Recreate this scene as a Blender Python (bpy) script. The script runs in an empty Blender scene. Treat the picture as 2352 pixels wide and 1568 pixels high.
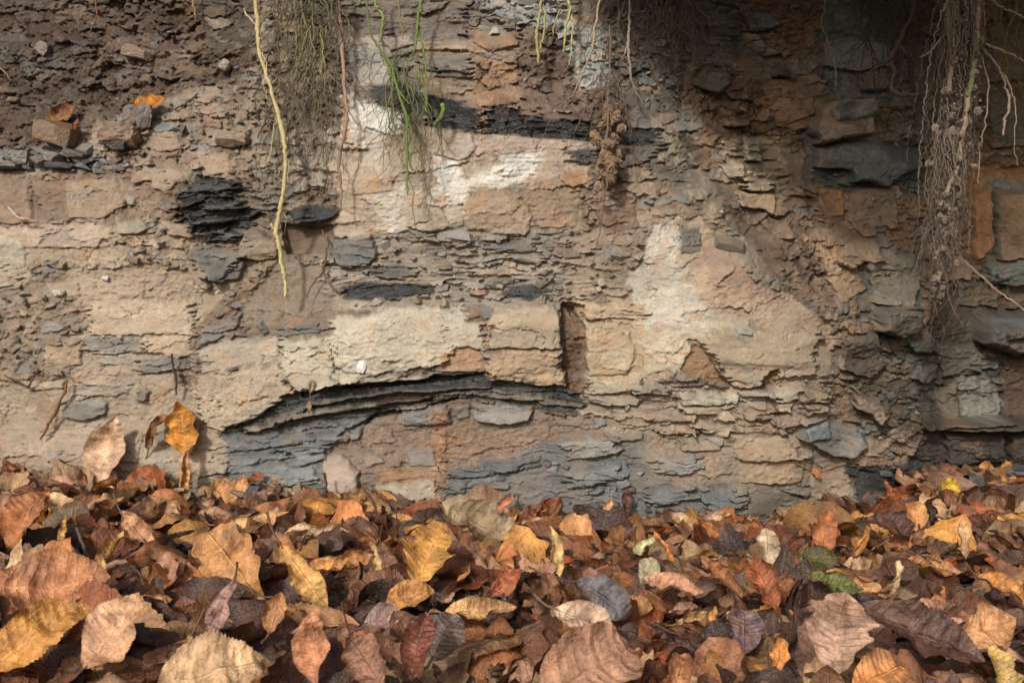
import bpy, math, random
import numpy as np
from mathutils import Vector, Matrix

random.seed(7)
scn = bpy.context.scene
COL = scn.collection

# ------------------------------------------------------------------ camera, sky, sun, exposure
D = 1.5556                      # metres from the camera to the middle of the rock face
ZC = 0.27                       # camera height
S = 1.6 / 2352.0                # metres per unit of the 2352 x 1568 layout grid at distance D
cam = bpy.data.cameras.new("camera")
cam.lens = 35.0; cam.sensor_width = 36.0; cam.clip_start = 0.02; cam.clip_end = 400.0
cam.dof.use_dof = True; cam.dof.focus_distance = 1.42; cam.dof.aperture_fstop = 25.0
cam_o = bpy.data.objects.new("camera", cam); COL.objects.link(cam_o)
cam_o.location = (0, 0, ZC); cam_o.rotation_euler = (math.radians(90), 0, 0)
scn.camera = cam_o
scn.render.filter_size = 1.1

SUN_AZ, SUN_EL = math.radians(21), math.radians(28)     # from behind the camera, to its left
world = bpy.data.worlds.new("World"); scn.world = world; world.use_nodes = True
wn = world.node_tree
sky = wn.nodes.new("ShaderNodeTexSky"); sky.sky_type = 'NISHITA'; sky.sun_disc = False
sky.sun_elevation = SUN_EL; sky.sun_rotation = math.radians(180) + SUN_AZ
sky.air_density = 0.6; sky.dust_density = 4.0; sky.ozone_density = 0.5
wn.nodes["Background"].inputs[1].default_value = 0.132
wn.links.new(sky.outputs[0], wn.nodes["Background"].inputs[0])
sun = bpy.data.lights.new("sun", 'SUN'); sun.energy = 3.0; sun.angle = math.radians(5.0); sun.color = (1.0, 0.975, 0.94)
sun_o = bpy.data.objects.new("sun", sun); COL.objects.link(sun_o)
ldir = Vector((math.sin(SUN_AZ) * math.cos(SUN_EL), math.cos(SUN_AZ) * math.cos(SUN_EL), -math.sin(SUN_EL)))
sun_o.rotation_euler = ldir.to_track_quat('-Z', 'Y').to_euler(); sun_o.location = (-2, -2, 3)
vs = scn.view_settings
vs.view_transform = 'Standard'; vs.look = 'None'; vs.gamma = 1.0; vs.use_curve_mapping = False
vs.exposure = -0.03

# ------------------------------------------------------------------ helpers
def at(u, v, y):
    """layout position (2352 x 1568) at distance y -> point of the place"""
    k = S * y / D
    return np.array(((u - 1176) * k, y, ZC - (v - 784) * k))

def lin(c):
    c = np.asarray(c, dtype=np.float64) / 255.0
    return np.where(c <= 0.04045, c / 12.92, ((c + 0.055) / 1.055) ** 2.4)

ALB = 0.82                      # picture colour of a lit surface -> base colour

_rng = np.random.default_rng(11)
_T = _rng.random((256, 256)).astype(np.float32) * 6.2831853
_GX, _GY = np.cos(_T), np.sin(_T)
def noise(x, y, seed=0):
    x = np.asarray(x, np.float32) + seed * 17.31; y = np.asarray(y, np.float32) + seed * 9.17
    xf = np.floor(x); yf = np.floor(y); fx = x - xf; fy = y - yf
    xi = xf.astype(np.int32); yi = yf.astype(np.int32)
    gx_, gy_ = fx, fy
    fx = fx * fx * fx * (fx * (fx * 6 - 15) + 10); fy = fy * fy * fy * (fy * (fy * 6 - 15) + 10)
    x0 = xi & 255; x1 = (xi + 1) & 255; y0 = yi & 255; y1 = (yi + 1) & 255
    a = _GX[y0, x0] * gx_ + _GY[y0, x0] * gy_; b = _GX[y0, x1] * (gx_ - 1) + _GY[y0, x1] * gy_
    c = _GX[y1, x0] * gx_ + _GY[y1, x0] * (gy_ - 1); d = _GX[y1, x1] * (gx_ - 1) + _GY[y1, x1] * (gy_ - 1)
    return ((a + (b - a) * fx) * (1 - fy) + (c + (d - c) * fx) * fy) * 1.55
def fbm(x, y, octv=4, seed=0, gain=0.5):
    s = 0; a = 1.0; n = 0
    for i in range(octv):
        ca, sa = math.cos(0.6 * i), math.sin(0.6 * i)
        f = 2.03 ** i
        s = s + a * noise((x * ca - y * sa) * f, (x * sa + y * ca) * f, seed + i * 3); n += a; a *= gain
    return s / n
def hsh(i, j, k):
    h = (i.astype(np.int64) * 374761393 + j.astype(np.int64) * 668265263 + k * 974634777) & 0xFFFFFFFF
    h = ((h ^ (h >> 13)) * 1274126177) & 0xFFFFFFFF
    h = (h ^ (h >> 16)) & 0xFFFFFF
    return (h / float(0x1000000)).astype(np.float32)
def voronoi(x, y, seed=0, jit=0.9):
    """F1, F2, id, offset to the cell's centre"""
    x = np.asarray(x, np.float32); y = np.asarray(y, np.float32)
    xi = np.floor(x).astype(np.int32); yi = np.floor(y).astype(np.int32)
    f1 = np.full(x.shape, 9.0, np.float32); f2 = f1.copy(); ox = np.zeros_like(f1); oy = np.zeros_like(f1)
    ci = np.zeros(x.shape, np.int32); cj = ci.copy()
    for dj in (-1, 0, 1):
        for di in (-1, 0, 1):
            a = xi + di; b = yi + dj
            px = a + 0.5 + jit * (hsh(a, b, seed * 2 + 1) - 0.5); py = b + 0.5 + jit * (hsh(a, b, seed * 2 + 2) - 0.5)
            dx = x - px; dy = y - py; d = np.sqrt(dx * dx + dy * dy)
            m = d < f1
            f2 = np.where(m, f1, np.minimum(f2, d)); f1 = np.where(m, d, f1)
            ci = np.where(m, a, ci); cj = np.where(m, b, cj); ox = np.where(m, dx, ox); oy = np.where(m, dy, oy)
    return f1, f2, ci, cj, ox, oy
def sstep(a, b, x):
    t = np.clip((x - a) / (b - a), 0, 1); return t * t * (3 - 2 * t)

def new_mesh(name, V, F, mat, parent=None, col=None, uv=None, smooth=False, extra=None):
    V = np.asarray(V, np.float32); F = np.asarray(F, np.int32); k = F.shape[1]
    me = bpy.data.meshes.new(name)
    me.vertices.add(len(V)); me.vertices.foreach_set("co", V.ravel())
    me.loops.add(F.size); me.loops.foreach_set("vertex_index", F.ravel())
    me.polygons.add(len(F)); me.polygons.foreach_set("loop_start", np.arange(0, F.size, k, dtype=np.int32))
    me.polygons.foreach_set("use_smooth", np.full(len(F), smooth, dtype=bool))
    if col is not None:
        c = np.ones((len(V), 4), np.float32); col = np.asarray(col, np.float32); c[:, :col.shape[1]] = col
        a = me.color_attributes.new("Col", 'FLOAT_COLOR', 'POINT'); a.data.foreach_set("color", c.ravel())
    if uv is not None:
        l = me.uv_layers.new(name="UVMap"); l.data.foreach_set("uv", np.asarray(uv, np.float32)[F.ravel()].ravel())
    me.update(calc_edges=True); me.materials.append(mat)
    o = bpy.data.objects.new(name, me); COL.objects.link(o)
    if parent is not None: o.parent = parent
    return o
def tag(o, label=None, cat=None, group=None, kind=None):
    if label: o["label"] = label
    if cat: o["category"] = cat
    if group: o["group"] = group
    if kind: o["kind"] = kind
    return o
def empty(name, loc):
    o = bpy.data.objects.new(name, None); COL.objects.link(o); o.location = loc; o.empty_display_size = 0.02
    return o

# ------------------------------------------------------------------ materials
def mat_new(name):
    m = bpy.data.materials.new(name); m.use_nodes = True; nt = m.node_tree
    return m, nt, nt.nodes, nt.links, nt.nodes["Principled BSDF"]
def n_noise(N, L, vec, scale, detail=4, rough=0.6):
    n = N.new("ShaderNodeTexNoise"); n.inputs["Scale"].default_value = scale; n.inputs["Detail"].default_value = detail
    n.inputs["Roughness"].default_value = rough; L.new(vec, n.inputs["Vector"]); return n.outputs["Fac"]
def n_map(N, L, x, a, b, c, d):
    n = N.new("ShaderNodeMapRange"); L.new(x, n.inputs[0])
    for i, q in enumerate((a, b, c, d)): n.inputs[i + 1].default_value = q
    return n.outputs[0]
def n_math(N, L, op, a, b=None):
    n = N.new("ShaderNodeMath"); n.operation = op
    for i, q in enumerate((a, b)):
        if q is None: continue
        if isinstance(q, (int, float)): n.inputs[i].default_value = q
        else: L.new(q, n.inputs[i])
    return n.outputs[0]
def n_mul(N, L, colr, fac):
    n = N.new("ShaderNodeVectorMath"); n.operation = 'SCALE'; L.new(colr, n.inputs[0]); L.new(fac, n.inputs["Scale"]); return n.outputs[0]
def n_bump(N, L, h, strength, dist, prev=None):
    n = N.new("ShaderNodeBump"); n.inputs["Strength"].default_value = strength; n.inputs["Distance"].default_value = dist
    L.new(h, n.inputs["Height"])
    if prev is not None: L.new(prev, n.inputs["Normal"])
    return n.outputs[0]

def rock_material():
    m, nt, N, L, P = mat_new("weathered_rock")
    at_ = N.new("ShaderNodeAttribute"); at_.attribute_name = "Col"
    geo = N.new("ShaderNodeNewGeometry"); pos = geo.outputs["Position"]
    mp = N.new("ShaderNodeMapping"); mp.inputs["Scale"].default_value = (0.35, 0.6, 1.6); L.new(pos, mp.inputs["Vector"])
    a = n_noise(N, L, pos, 260, 5, 0.7); b = n_noise(N, L, mp.outputs[0], 420, 4, 0.65); c = n_noise(N, L, pos, 1400, 2, 0.6)
    f = n_math(N, L, 'ADD', n_map(N, L, a, 0.25, 0.75, -0.20, 0.20), n_map(N, L, b, 0.25, 0.75, -0.13, 0.13))
    f = n_math(N, L, 'ADD', f, n_map(N, L, c, 0.3, 0.7, 0.88, 1.12))
    L.new(n_mul(N, L, at_.outputs["Color"], f), P.inputs["Base Color"])
    L.new(n_map(N, L, at_.outputs["Alpha"], 0, 1, 0.86, 0.38), P.inputs["Roughness"])
    P.inputs["Specular IOR Level"].default_value = 0.35
    b1 = n_bump(N, L, a, 0.75, 0.0020)
    b2 = n_bump(N, L, b, 0.45, 0.0012, b1)
    b3 = n_bump(N, L, c, 0.4, 0.0005, b2)
    L.new(b3, P.inputs["Normal"])
    return m
M_ROCK = rock_material()

# ------------------------------------------------------------------ the rock face
STEP = 2.3
U1 = np.arange(-84, 2440, STEP); V1 = np.arange(-66, 1290, STEP)
UU, VV = np.meshgrid(U1, V1); UU = UU.astype(np.float32); VV = VV.astype(np.float32)
NV, NU = UU.shape

CTRL = np.array([  # layout position and how far the rock stands out (cm)
 (0,-40,-14),(200,-40,-14),(400,-20,-12),(560,0,-9),(0,200,-11),(200,180,-11),(400,150,-9),(560,150,-6),
 (0,340,-7),(0,405,-1),(200,330,-6),(200,405,0),(330,340,-3.5),(450,300,-3),(420,420,0),
 (0,600,1.5),(200,600,2),(0,900,2),(200,900,3),(0,1120,5),(300,1120,5),(450,700,1),(450,950,3),(330,760,2.5),
 (700,0,-8),(700,200,-5),(700,420,-2),(900,0,-9),(900,150,-6),(880,260,0),(1100,0,-9),(1100,150,-6),(1100,330,0.5),(1100,480,1),
 (900,480,1),(1300,0,-8),(1300,150,-6),(1300,330,-1),(1300,480,0),(600,600,-2),(700,560,-3),(800,620,0),(1000,640,0),(1200,640,1),
 (600,780,2),(700,850,3.5),(900,780,4),(1200,780,4),(1000,850,4),(1100,1000,1.5),(900,1000,1.8),(1000,900,2.6),(700,950,2.6),(1250,920,2.6),(700,1020,1.5),(600,1120,3.5),(1200,1130,3),
 (900,1140,3),(1400,1130,4),(1600,1120,4.5),(1400,820,3),(1600,820,5),(1800,820,4.5),(1850,880,3.5),(1600,950,3),(1800,1050,3.2),(1500,600,2),(1700,700,4.5),
 (1480,320,-2),(1500,200,-8),(1450,60,-11),(1430,450,0),(1560,440,0),(1600,510,1.5),(1750,640,3.5),(1890,760,4),
 (1640,380,-11),(1600,200,-16),(1600,0,-18),(1750,460,-13),(1860,600,-10),(1960,760,-7),(1980,900,-5),(1960,1060,-2),(1800,300,-20),(1800,50,-24),
 (2000,200,-24),(2000,450,-20),(2050,650,-14),(2080,850,-12),(2070,1060,-9),(2200,50,-30),(2200,300,-28),(2200,600,-24),(2200,850,-20),
 (2180,1060,-13),(2352,100,-31),(2352,350,-27),(2352,600,-25),(2352,850,-23),(2352,1100,-17),(2200,1200,-9),(1900,1200,0)], np.float32)

def base_relief(u, v):
    num = np.zeros_like(u); den = np.full_like(u, 1e-12)
    for cu, cv, ch in CTRL:
        d2 = ((u - cu) / 62.0) ** 2 + ((v - cv) / 52.0) ** 2
        w = np.exp(-0.5 * np.minimum(d2, 60)) + 3e-4 / (1 + d2) ** 1.5
        num += w * ch; den += w
    return num / den * 0.01

# warps that make every outline irregular
wa_u = 9 * fbm(UU / 70, VV / 70, 3, 1) + 4 * fbm(UU / 16, VV / 16, 2, 2)
wa_v = 7 * fbm(UU / 70, VV / 60, 3, 3) + 3.0 * fbm(UU / 16, VV / 14, 2, 4)
wl_u = 26 * noise(UU / 130, VV / 7.5, 5) + 12 * noise(UU / 60, VV / 4.2, 6)       # frayed ends of thin layers
wl_v = 5 * fbm(UU / 90, VV / 60, 3, 7) + 1.5 * noise(UU / 14, VV / 8, 8)

zn = fbm(UU / 34, VV / 20, 5, 9, 0.65) * 1.6
zb = fbm(UU / 150, VV / 90, 2, 10)
wb_u = 46 * fbm(UU / 130, VV / 110, 4, 14, 0.6); wb_v = 34 * fbm(UU / 130, VV / 100, 4, 15, 0.6)
def poly_sdf(pts, mode):
    """signed distance (inside > 0) on the sub-grid round the polygon"""
    p = np.array(pts, np.float32)
    pad = {'lam': 70, 'big': 110, 'jag': 60}.get(mode, 46)
    i0 = max(0, int((p[:, 0].min() - pad - U1[0]) / STEP)); i1 = min(NU, int((p[:, 0].max() + pad - U1[0]) / STEP) + 1)
    j0 = max(0, int((p[:, 1].min() - pad - V1[0]) / STEP)); j1 = min(NV, int((p[:, 1].max() + pad - V1[0]) / STEP) + 1)
    sl = (slice(j0, j1), slice(i0, i1))
    x = UU[sl]; y = VV[sl]
    if mode == 'lam': x = x + wl_u[sl] + 0.5 * wa_u[sl]; y = y + wl_v[sl]
    elif mode == 'jag': x = x + 0.55 * wl_u[sl] + 0.8 * wa_u[sl] + 0.3 * wb_u[sl]; y = y + 1.1 * wa_v[sl] + 2.0 * wl_v[sl]
    elif mode == 'big': x = x + wa_u[sl] + wb_u[sl]; y = y + wa_v[sl] + wb_v[sl]
    elif mode == 'iso': x = x + wa_u[sl]; y = y + wa_v[sl]
    elif mode == 'fine': x = x + 0.9 * wa_u[sl] + 0.22 * wb_u[sl]; y = y + 0.8 * wa_v[sl] + 0.12 * wb_v[sl]
    inside = np.zeros(x.shape, bool); dist = np.full(x.shape, 1e9, np.float32)
    n = len(p)
    for k in range(n):
        ax, ay = p[k]; bx, by = p[(k + 1) % n]
        ex, ey = bx - ax, by - ay; L2 = ex * ex + ey * ey + 1e-9
        t = np.clip(((x - ax) * ex + (y - ay) * ey) / L2, 0, 1)
        dist = np.minimum(dist, (x - ax - t * ex) ** 2 + (y - ay - t * ey) ** 2)
        c = ((ay > y) != (by > y))
        if abs(ey) > 1e-9: inside ^= c & (x < ex * (y - ay) / ey + ax)
    d = np.sqrt(dist)
    return sl, np.where(inside, d, -d)

LIME, SLATE, SOIL, RUBBLE = 0, 1, 2, 3
colr = np.zeros((NV, NU, 3), np.float32); colr[:] = lin((120, 98, 78))
wgt = np.zeros((NV, NU, 4), np.float32); wgt[..., RUBBLE] = 1
amp = np.ones((NV, NU), np.float32)
relief = np.zeros((NV, NU), np.float32)
pid = np.zeros((NV, NU), np.int32)
piece_names = {}

def zone(pts, c, cls=None, fe=18, mode='iso', h=0.0, k=1.0):
    sl, d = poly_sdf(pts, mode)
    m = sstep(-fe * 0.5, fe * 0.5, d + fe * 0.9 * zn[sl]) * k
    if c is not None: colr[sl] += (lin(c) - colr[sl]) * m[..., None]
    if cls is not None:
        t = np.zeros(4, np.float32); t[cls] = 1
        wgt[sl] += (t - wgt[sl]) * m[..., None]
    if h: relief[sl] += h * 0.01 * m

def piece(name, pts, c, cls=LIME, h=0.8, bev=5, mode='fine', tu=0.0, tv=0.0, a=0.6, keep=False):
    """one block, plate or stone that stands out of (or lies back in) the face"""
    sl, d = poly_sdf(pts, mode)
    m = sstep(-1.2, 1.2, d)
    p = np.array(pts, np.float32); cu, cv = p.mean(0)
    mc = sstep(-5, 7, d + 7 * zn[sl]) if (c is None or sum(c) > 200) else 1.2 * sstep(-4, 4, d + 3 * zn[sl])
    if c is not None: colr[sl] += (lin(c) - colr[sl]) * (0.8 * mc)[..., None]
    if cu > 1600 and cu - 0.55 * (cv - 200) > 1590: h = h * 1.7; a = min(1.2, a * 1.3)
    elif name == 'rock_block' and h > 0: h = h * 0.55
    t = np.zeros(4, np.float32); t[cls] = 1
    wgt[sl] += (t - wgt[sl]) * m[..., None]
    amp[sl] += (a - amp[sl]) * m
    prof = np.clip(d / bev, 0, 1); prof = np.where(d > 0, 0.25 + 0.75 * np.sqrt(1 - (1 - prof) ** 2), 0) * (0.6 + 0.4 * sstep(-0.35, 0.25, zb[sl]))
    relief[sl] += prof * (h + tu * (UU[sl] - cu) / 50 + tv * (VV[sl] - cv) / 50) * 0.01
    i = len(piece_names) + 1; piece_names[i] = name
    pid[sl] = np.where(d > 0, i, pid[sl])

zone([(-90,-70),(600,-70),(610,120),(520,180),(330,270),(170,340),(-90,380)], (94,72,57), SOIL, 25, 'big')
zone([(-90,80),(200,60),(230,200),(100,250),(-90,240)], (74,56,46), RUBBLE, 25, 'big', k=.6)
zone([(-90,-70),(260,-70),(240,50),(100,60),(-90,60)], (84,66,55), RUBBLE, 20, 'big', k=.6)
zone([(250,90),(420,80),(480,170),(300,195)], (108,84,72), RUBBLE, 16, 'big', k=.7)
zone([(370,-70),(470,-70),(455,40),(390,45)], (112,84,52), SOIL, 12)
zone([(440,-70),(600,-70),(590,110),(480,120)], (84,70,56), RUBBLE, 12)
zone([(-90,345),(180,330),(310,345),(300,395),(-90,400)], (114,109,104), RUBBLE, 10)
zone([(180,300),(480,200),(640,170),(650,430),(480,410),(330,425),(250,380)], (146,122,99), RUBBLE, 22)
zone([(-90,395),(300,395),(400,480),(380,520),(-90,520)], (142,114,90), RUBBLE, 12)
zone([(-90,515),(430,515),(560,640),(440,760),(440,900),(-90,900)], (172,147,121), LIME, 14)
zone([(240,520),(420,510),(440,620),(300,600)], (160,136,110), RUBBLE, 14)
zone([(-90,610),(150,600),(195,760),(150,900),(-90,900)], (146,122,98), RUBBLE, 18)
zone([(-90,880),(440,860),(520,1000),(520,1300),(-90,1300)], (168,145,119), LIME, 14)
zone([(520,320),(565,330),(430,520),(380,500)], (134,106,80), SOIL, 10)
zone([(560,560),(780,540),(770,770),(560,785)], (138,118,98), LIME, 14)
zone([(645,540),(665,560),(600,650),(470,800),(440,890),(400,870),(440,760),(560,640)], (136,110,85), RUBBLE, 10)
zone([(590,-70),(830,-70),(830,200),(800,400),(600,440),(590,150)], (136,117,95), RUBBLE, 20)
zone([(650,300),(800,290),(800,420),(680,440)], (168,152,132), RUBBLE, 14)
zone([(770,-70),(1160,-70),(1140,120),(1000,205),(800,215),(780,80)], (122,106,93), SLATE, 14, 'lam')
zone([(790,90),(880,80),(900,190),(810,200)], (168,160,150), LIME, 16)
zone([(960,90),(1240,90),(1240,260),(960,250)], (152,126,102), SLATE, 12, 'lam')
zone([(1090,140),(1200,140),(1190,250),(1118,270),(1118,330),(1092,330)], (152,115,82), SOIL, 8)
zone([(1060,-70),(1310,-70),(1290,70),(1200,60),(1120,30)], (140,140,138), RUBBLE, 12)
zone([(1190,90),(1330,60),(1420,300),(1300,330),(1190,250)], (114,91,76), SOIL, 16)
zone([(1290,50),(1400,60),(1400,190),(1330,205)], (170,168,162), RUBBLE, 14)
zone([(1390,-70),(1590,-70),(1560,250),(1400,290)], (104,94,84), RUBBLE, 18)
zone([(780,220),(960,290),(1370,320),(1350,420),(1330,540),(770,545),(780,300)], (180,157,132), LIME, 10)
zone([(1000,310),(1240,300),(1370,330),(1300,400),(1250,370),(1000,350)], (176,152,132), LIME, 10)
zone([(800,222),(900,245),(935,300),(860,312),(808,290)], (222,217,210), LIME, 26, k=.8)
zone([(820,300),(900,310),(890,390),(830,380)], (194,184,168), LIME, 24, k=.8)
zone([(990,350),(1050,370),(1060,410),(1110,400),(1160,352),(1250,352),(1230,400),(1150,450),(1100,430),(1062,475),(1000,440),(1000,400)], (222,217,210), LIME, 26, k=.8)
zone([(860,430),(930,420),(930,520),(960,570),(935,590),(880,520)], (194,184,168), LIME, 24, k=.8)
zone([(990,450),(1060,440),(1060,500),(990,500)], (194,184,168), LIME, 24, k=.8)
zone([(1070,440),(1330,400),(1340,545),(1080,545)], (160,132,102), LIME, 14)
zone([(1330,420),(1480,400),(1490,520),(1430,560),(1340,540)], (124,94,76), RUBBLE, 12)
zone([(740,540),(1290,530),(1290,700),(760,712),(740,640)], (150,135,118), SLATE, 8, 'lam')
zone([(920,520),(1290,520),(1290,560),(1000,580)], (140,126,112), SLATE, 8, 'lam')
zone([(1290,530),(1480,530),(1480,700),(1290,700)], (152,130,106), SLATE, 10, 'lam')
zone([(1340,420),(1500,320),(1600,480),(1520,540),(1480,700),(1440,640),(1340,560)], (148,122,98), RUBBLE, 12, k=0.75)
zone([(1480,660),(1600,490),(1760,640),(1905,740),(1905,850),(1870,885),(1690,890),(1600,790),(1540,860),(1480,890),(1470,770)], (174,147,117), LIME, 10)
zone([(1440,640),(1510,520),(1560,500),(1570,640),(1640,730),(1700,740),(1600,770),(1470,760)], (194,184,168), LIME, 24, k=.8)
zone([(1600,560),(1730,560),(1800,680),(1650,700)], (160,128,104), LIME, 16)
zone([(1330,690),(1480,700),(1485,900),(1340,905)], (184,157,121), LIME, 8)
zone([(1490,265),(1540,285),(1640,430),(1720,570),(1800,665),(1740,650),(1640,530),(1570,440),(1500,330)], (150,134,113), SOIL, 8)
zone([(500,990),(600,945),(680,903),(760,880),(1000,855),(1130,862),(1300,885),(1400,930),(1400,955),(1250,942),(1050,907),(870,950),(800,985),(640,992),(510,1012)], (62,60,58), SLATE, 4, 'lam', h=-0.3)
zone([(500,1005),(640,988),(830,960),(800,1010),(760,1040),(740,1130),(740,1300),(500,1300)], (116,114,110), LIME, 6, 'lam')
zone([(500,1005),(640,988),(830,960),(800,1010),(690,1040),(680,1130),(600,1300),(500,1300)], (104,106,108), SLATE, 30, 'iso', k=.75)
zone([(800,985),(870,948),(1050,910),(1250,945),(1400,960),(1400,1060),(1200,1100),(1000,1300),(740,1300),(750,1040)], (138,113,95), LIME, 8, h=-0.3)
zone([(930,1010),(1240,1000),(1230,1080),(1010,1090)], (146,116,92), LIME, 14)
zone([(1000,1085),(1150,1060),(1300,1000),(1420,1010),(1700,1040),(1720,1300),(1000,1300)], (118,114,108), LIME, 10, 'lam')
zone([(1010,1075),(1150,1060),(1300,1000),(1420,1020),(1690,1060),(1700,1300),(1010,1300)], (104,105,106), SLATE, 46, 'iso', k=.7)
zone([(1480,1010),(1640,1020),(1600,1110),(1500,1100)], (142,128,114), LIME, 20, k=.7)
zone([(1180,1080),(1260,1070),(1250,1180),(1170,1190)], (128,116,106), LIME, 20, k=.7)
zone([(1340,880),(1500,880),(1690,888),(1900,865),(1910,960),(1760,972),(1700,1002),(1400,992),(1340,950)], (160,138,114), SLATE, 6, 'lam')
zone([(1690,1000),(1830,990),(1960,1080),(1960,1300),(1690,1300)], (156,131,104), LIME, 14)
zone([(1480,1000),(1700,1010),(1700,1100),(1560,1120),(1480,1060)], (150,130,108), LIME, 16)
zone([(1720,1110),(1960,1100),(1960,1300),(1700,1300)], (120,114,104), SLATE, 14, 'lam', k=0.8)
# the shaded recess: colours lightened high up against deep shade, darkened low down as shade
zone([(1590,-70),(2450,-70),(2450,1300),(1965,1300),(1965,1080),(1915,960),(1915,740),(1800,650),(1650,420),(1560,260)], (142,113,86), RUBBLE, 8)
zone([(1560,-70),(1690,-70),(1720,120),(1640,190),(1560,150)], (107,105,98), SLATE, 14, 'big')
zone([(1700,-70),(1860,-70),(1850,120),(1720,110)], (142,102,74), RUBBLE, 14, 'big')
zone([(1870,0),(2080,0),(2070,230),(1890,240)], (121,124,121), LIME, 16, 'big')
zone([(1580,140),(1760,180),(1800,300),(1650,330),(1580,220)], (131,100,74), SOIL, 14, 'big')
zone([(1830,300),(2130,320),(2120,440),(1850,420)], (96,98,96), SLATE, 10, 'big')
zone([(1900,330),(2010,250),(2030,310),(1960,350)], (149,131,114), RUBBLE, 10, 'big')
zone([(1660,320),(1780,320),(1800,480),(1700,470)], (175,149,117), SLATE, 8, 'big')
zone([(1690,470),(1850,500),(1920,700),(1830,640),(1720,560)], (135,107,84), SOIL, 12, 'big')
zone([(1850,420),(2060,430),(2090,600),(1900,600)], (156,121,91), RUBBLE, 10, 'big')
zone([(1950,590),(2110,580),(2110,720),(1990,740)], (105,97,85), LIME, 10, 'big')
zone([(2210,380),(2450,380),(2450,600),(2220,590)], (175,126,81), LIME, 8, 'big')
zone([(2260,420),(2450,430),(2450,640),(2250,620)], (142,145,135), LIME, 22, 'big')
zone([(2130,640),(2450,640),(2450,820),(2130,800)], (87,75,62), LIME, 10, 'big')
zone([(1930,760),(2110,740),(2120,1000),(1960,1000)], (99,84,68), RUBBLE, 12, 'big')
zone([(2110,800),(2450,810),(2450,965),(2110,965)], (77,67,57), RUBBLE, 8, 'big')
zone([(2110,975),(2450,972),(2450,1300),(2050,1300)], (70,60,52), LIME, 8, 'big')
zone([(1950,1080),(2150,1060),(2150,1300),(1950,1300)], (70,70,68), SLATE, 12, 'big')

# ---- separate blocks, plates and stones
B, P_, ST = 'rock_block', 'slate_plate', 'embedded_stone'
piece(B, [(-90,405),(70,405),(75,470),(80,510),(-90,515)], (150,120,96), LIME, 1.6, mode='iso', a=1.0)
piece(B, [(78,418),(152,412),(158,500),(80,512)], (124,98,78), LIME, 0.5, mode='iso', a=1.0)
piece(B, [(158,412),(270,410),(290,470),(240,500),(160,500)], (160,134,108), LIME, 1.8, mode='iso', tv=0.3, a=1.0)
piece(B, [(60,515),(215,510),(240,545),(225,570),(60,568)], (182,158,136), LIME, 0.8)
piece(B, [(-90,545),(48,548),(60,600),(85,640),(-90,690)], (184,168,144), LIME, 1.0, mode='iso')
piece(ST, [(270,502),(330,495),(352,520),(318,536),(282,535)], (170,150,126), LIME, 1.6, tv=.5)
piece(ST, [(290,448),(316,446),(318,468),(296,470)], (150,142,132), LIME, 1.0)
piece(ST, [(350,395),(395,385),(425,402),(380,440),(345,432)], (168,142,116), LIME, 1.0)
piece(ST, [(340,310),(395,300),(430,330),(400,350),(345,345)], (160,134,108), LIME, 0.9)
piece(ST, [(455,355),(520,345),(540,395),(470,405)], (172,146,118), LIME, 0.7)
piece(ST, [(370,510),(450,512),(448,545),(385,540)], (168,138,108), LIME, 0.9)
# dark slate pocket
piece(P_, [(432,418),(480,408),(540,412),(560,425),(552,470),(600,480),(606,500),(560,528),(530,556),(488,558),(440,528),(410,505),(408,470),(420,440)], (44,44,46), SLATE, 0.5, mode='lam', a=1.5)
piece(P_, [(440,412),(545,412),(560,432),(500,446),(430,440)], (56,57,58), SLATE, 0.5, mode='lam', a=0.7)
piece(P_, [(470,470),(540,460),(566,474),(480,484)], (98,95,92), SLATE, 1.2, mode='lam', a=.6)
piece(P_, [(448,504),(530,496),(536,508),(455,517)], (84,82,80), SLATE, 1.0, mode='lam', a=.6)
piece(P_, [(500,532),(545,520),(540,546),(505,552)], (92,90,88), SLATE, 0.9, mode='lam', a=.6)
piece(P_, [(662,488),(700,470),(770,472),(778,490),(745,508),(690,518)], (40,40,42), SLATE, 1.4, tv=.5)
piece(B, [(650,515),(770,515),(765,580),(660,585)], (112,84,62), LIME, -1.6, a=0.4)
piece(ST, [(568,528),(592,520),(640,552),(638,590),(600,600),(545,590)], (158,134,110), LIME, 1.6, tu=-.5)
piece(P_, [(428,568),(500,560),(560,572),(552,610),(500,640),(440,604)], (108,106,102), SLATE, 1.2, mode='lam', tv=.4)
piece(P_, [(480,612),(548,590),(560,600),(545,640),(490,640)], (92,92,92), SLATE, 2.0, tv=.6)
piece(ST, [(432,605),(482,614),(486,665),(455,650)], (160,134,110), LIME, 1.8)
piece(P_, [(570,425),(600,430),(640,420),(640,470),(600,465)], (118,108,98), SLATE, 0.8, mode='lam')
# left middle
piece(B, [(205,695),(440,690),(452,735),(445,770),(330,768),(205,770)], (194,168,138), LIME, 1.4, mode='jag', a=0.6)
piece(P_, [(190,772),(300,766),(340,782),(336,808),(230,812),(195,800)], (124,122,118), SLATE, 0.5, mode='lam')
piece(B, [(330,772),(446,772),(448,820),(345,812)], (188,162,132), LIME, 1.6, mode='jag', a=0.6)
piece(P_, [(215,815),(330,812),(320,840),(240,836)], (160,150,136), SLATE, 0.3, mode='lam')
piece(P_, [(318,822),(400,812),(440,826),(430,846),(320,856)], (104,104,102), SLATE, 1.0, mode='lam', tv=.5)
piece(B, [(112,655),(180,645),(185,682),(115,684)], (178,152,126), LIME, 0.8)
piece(B, [(108,790),(192,790),(190,838),(100,840)], (176,146,116), LIME, 0.9)
piece(B, [(470,770),(640,772),(640,830),(470,850),(450,800)], (186,170,148), LIME, 0.7, a=0.7)
piece(P_, [(470,748),(520,728),(556,716),(548,750),(500,780),(452,800)], (124,112,106), SLATE, 1.2, mode='fine')
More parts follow.
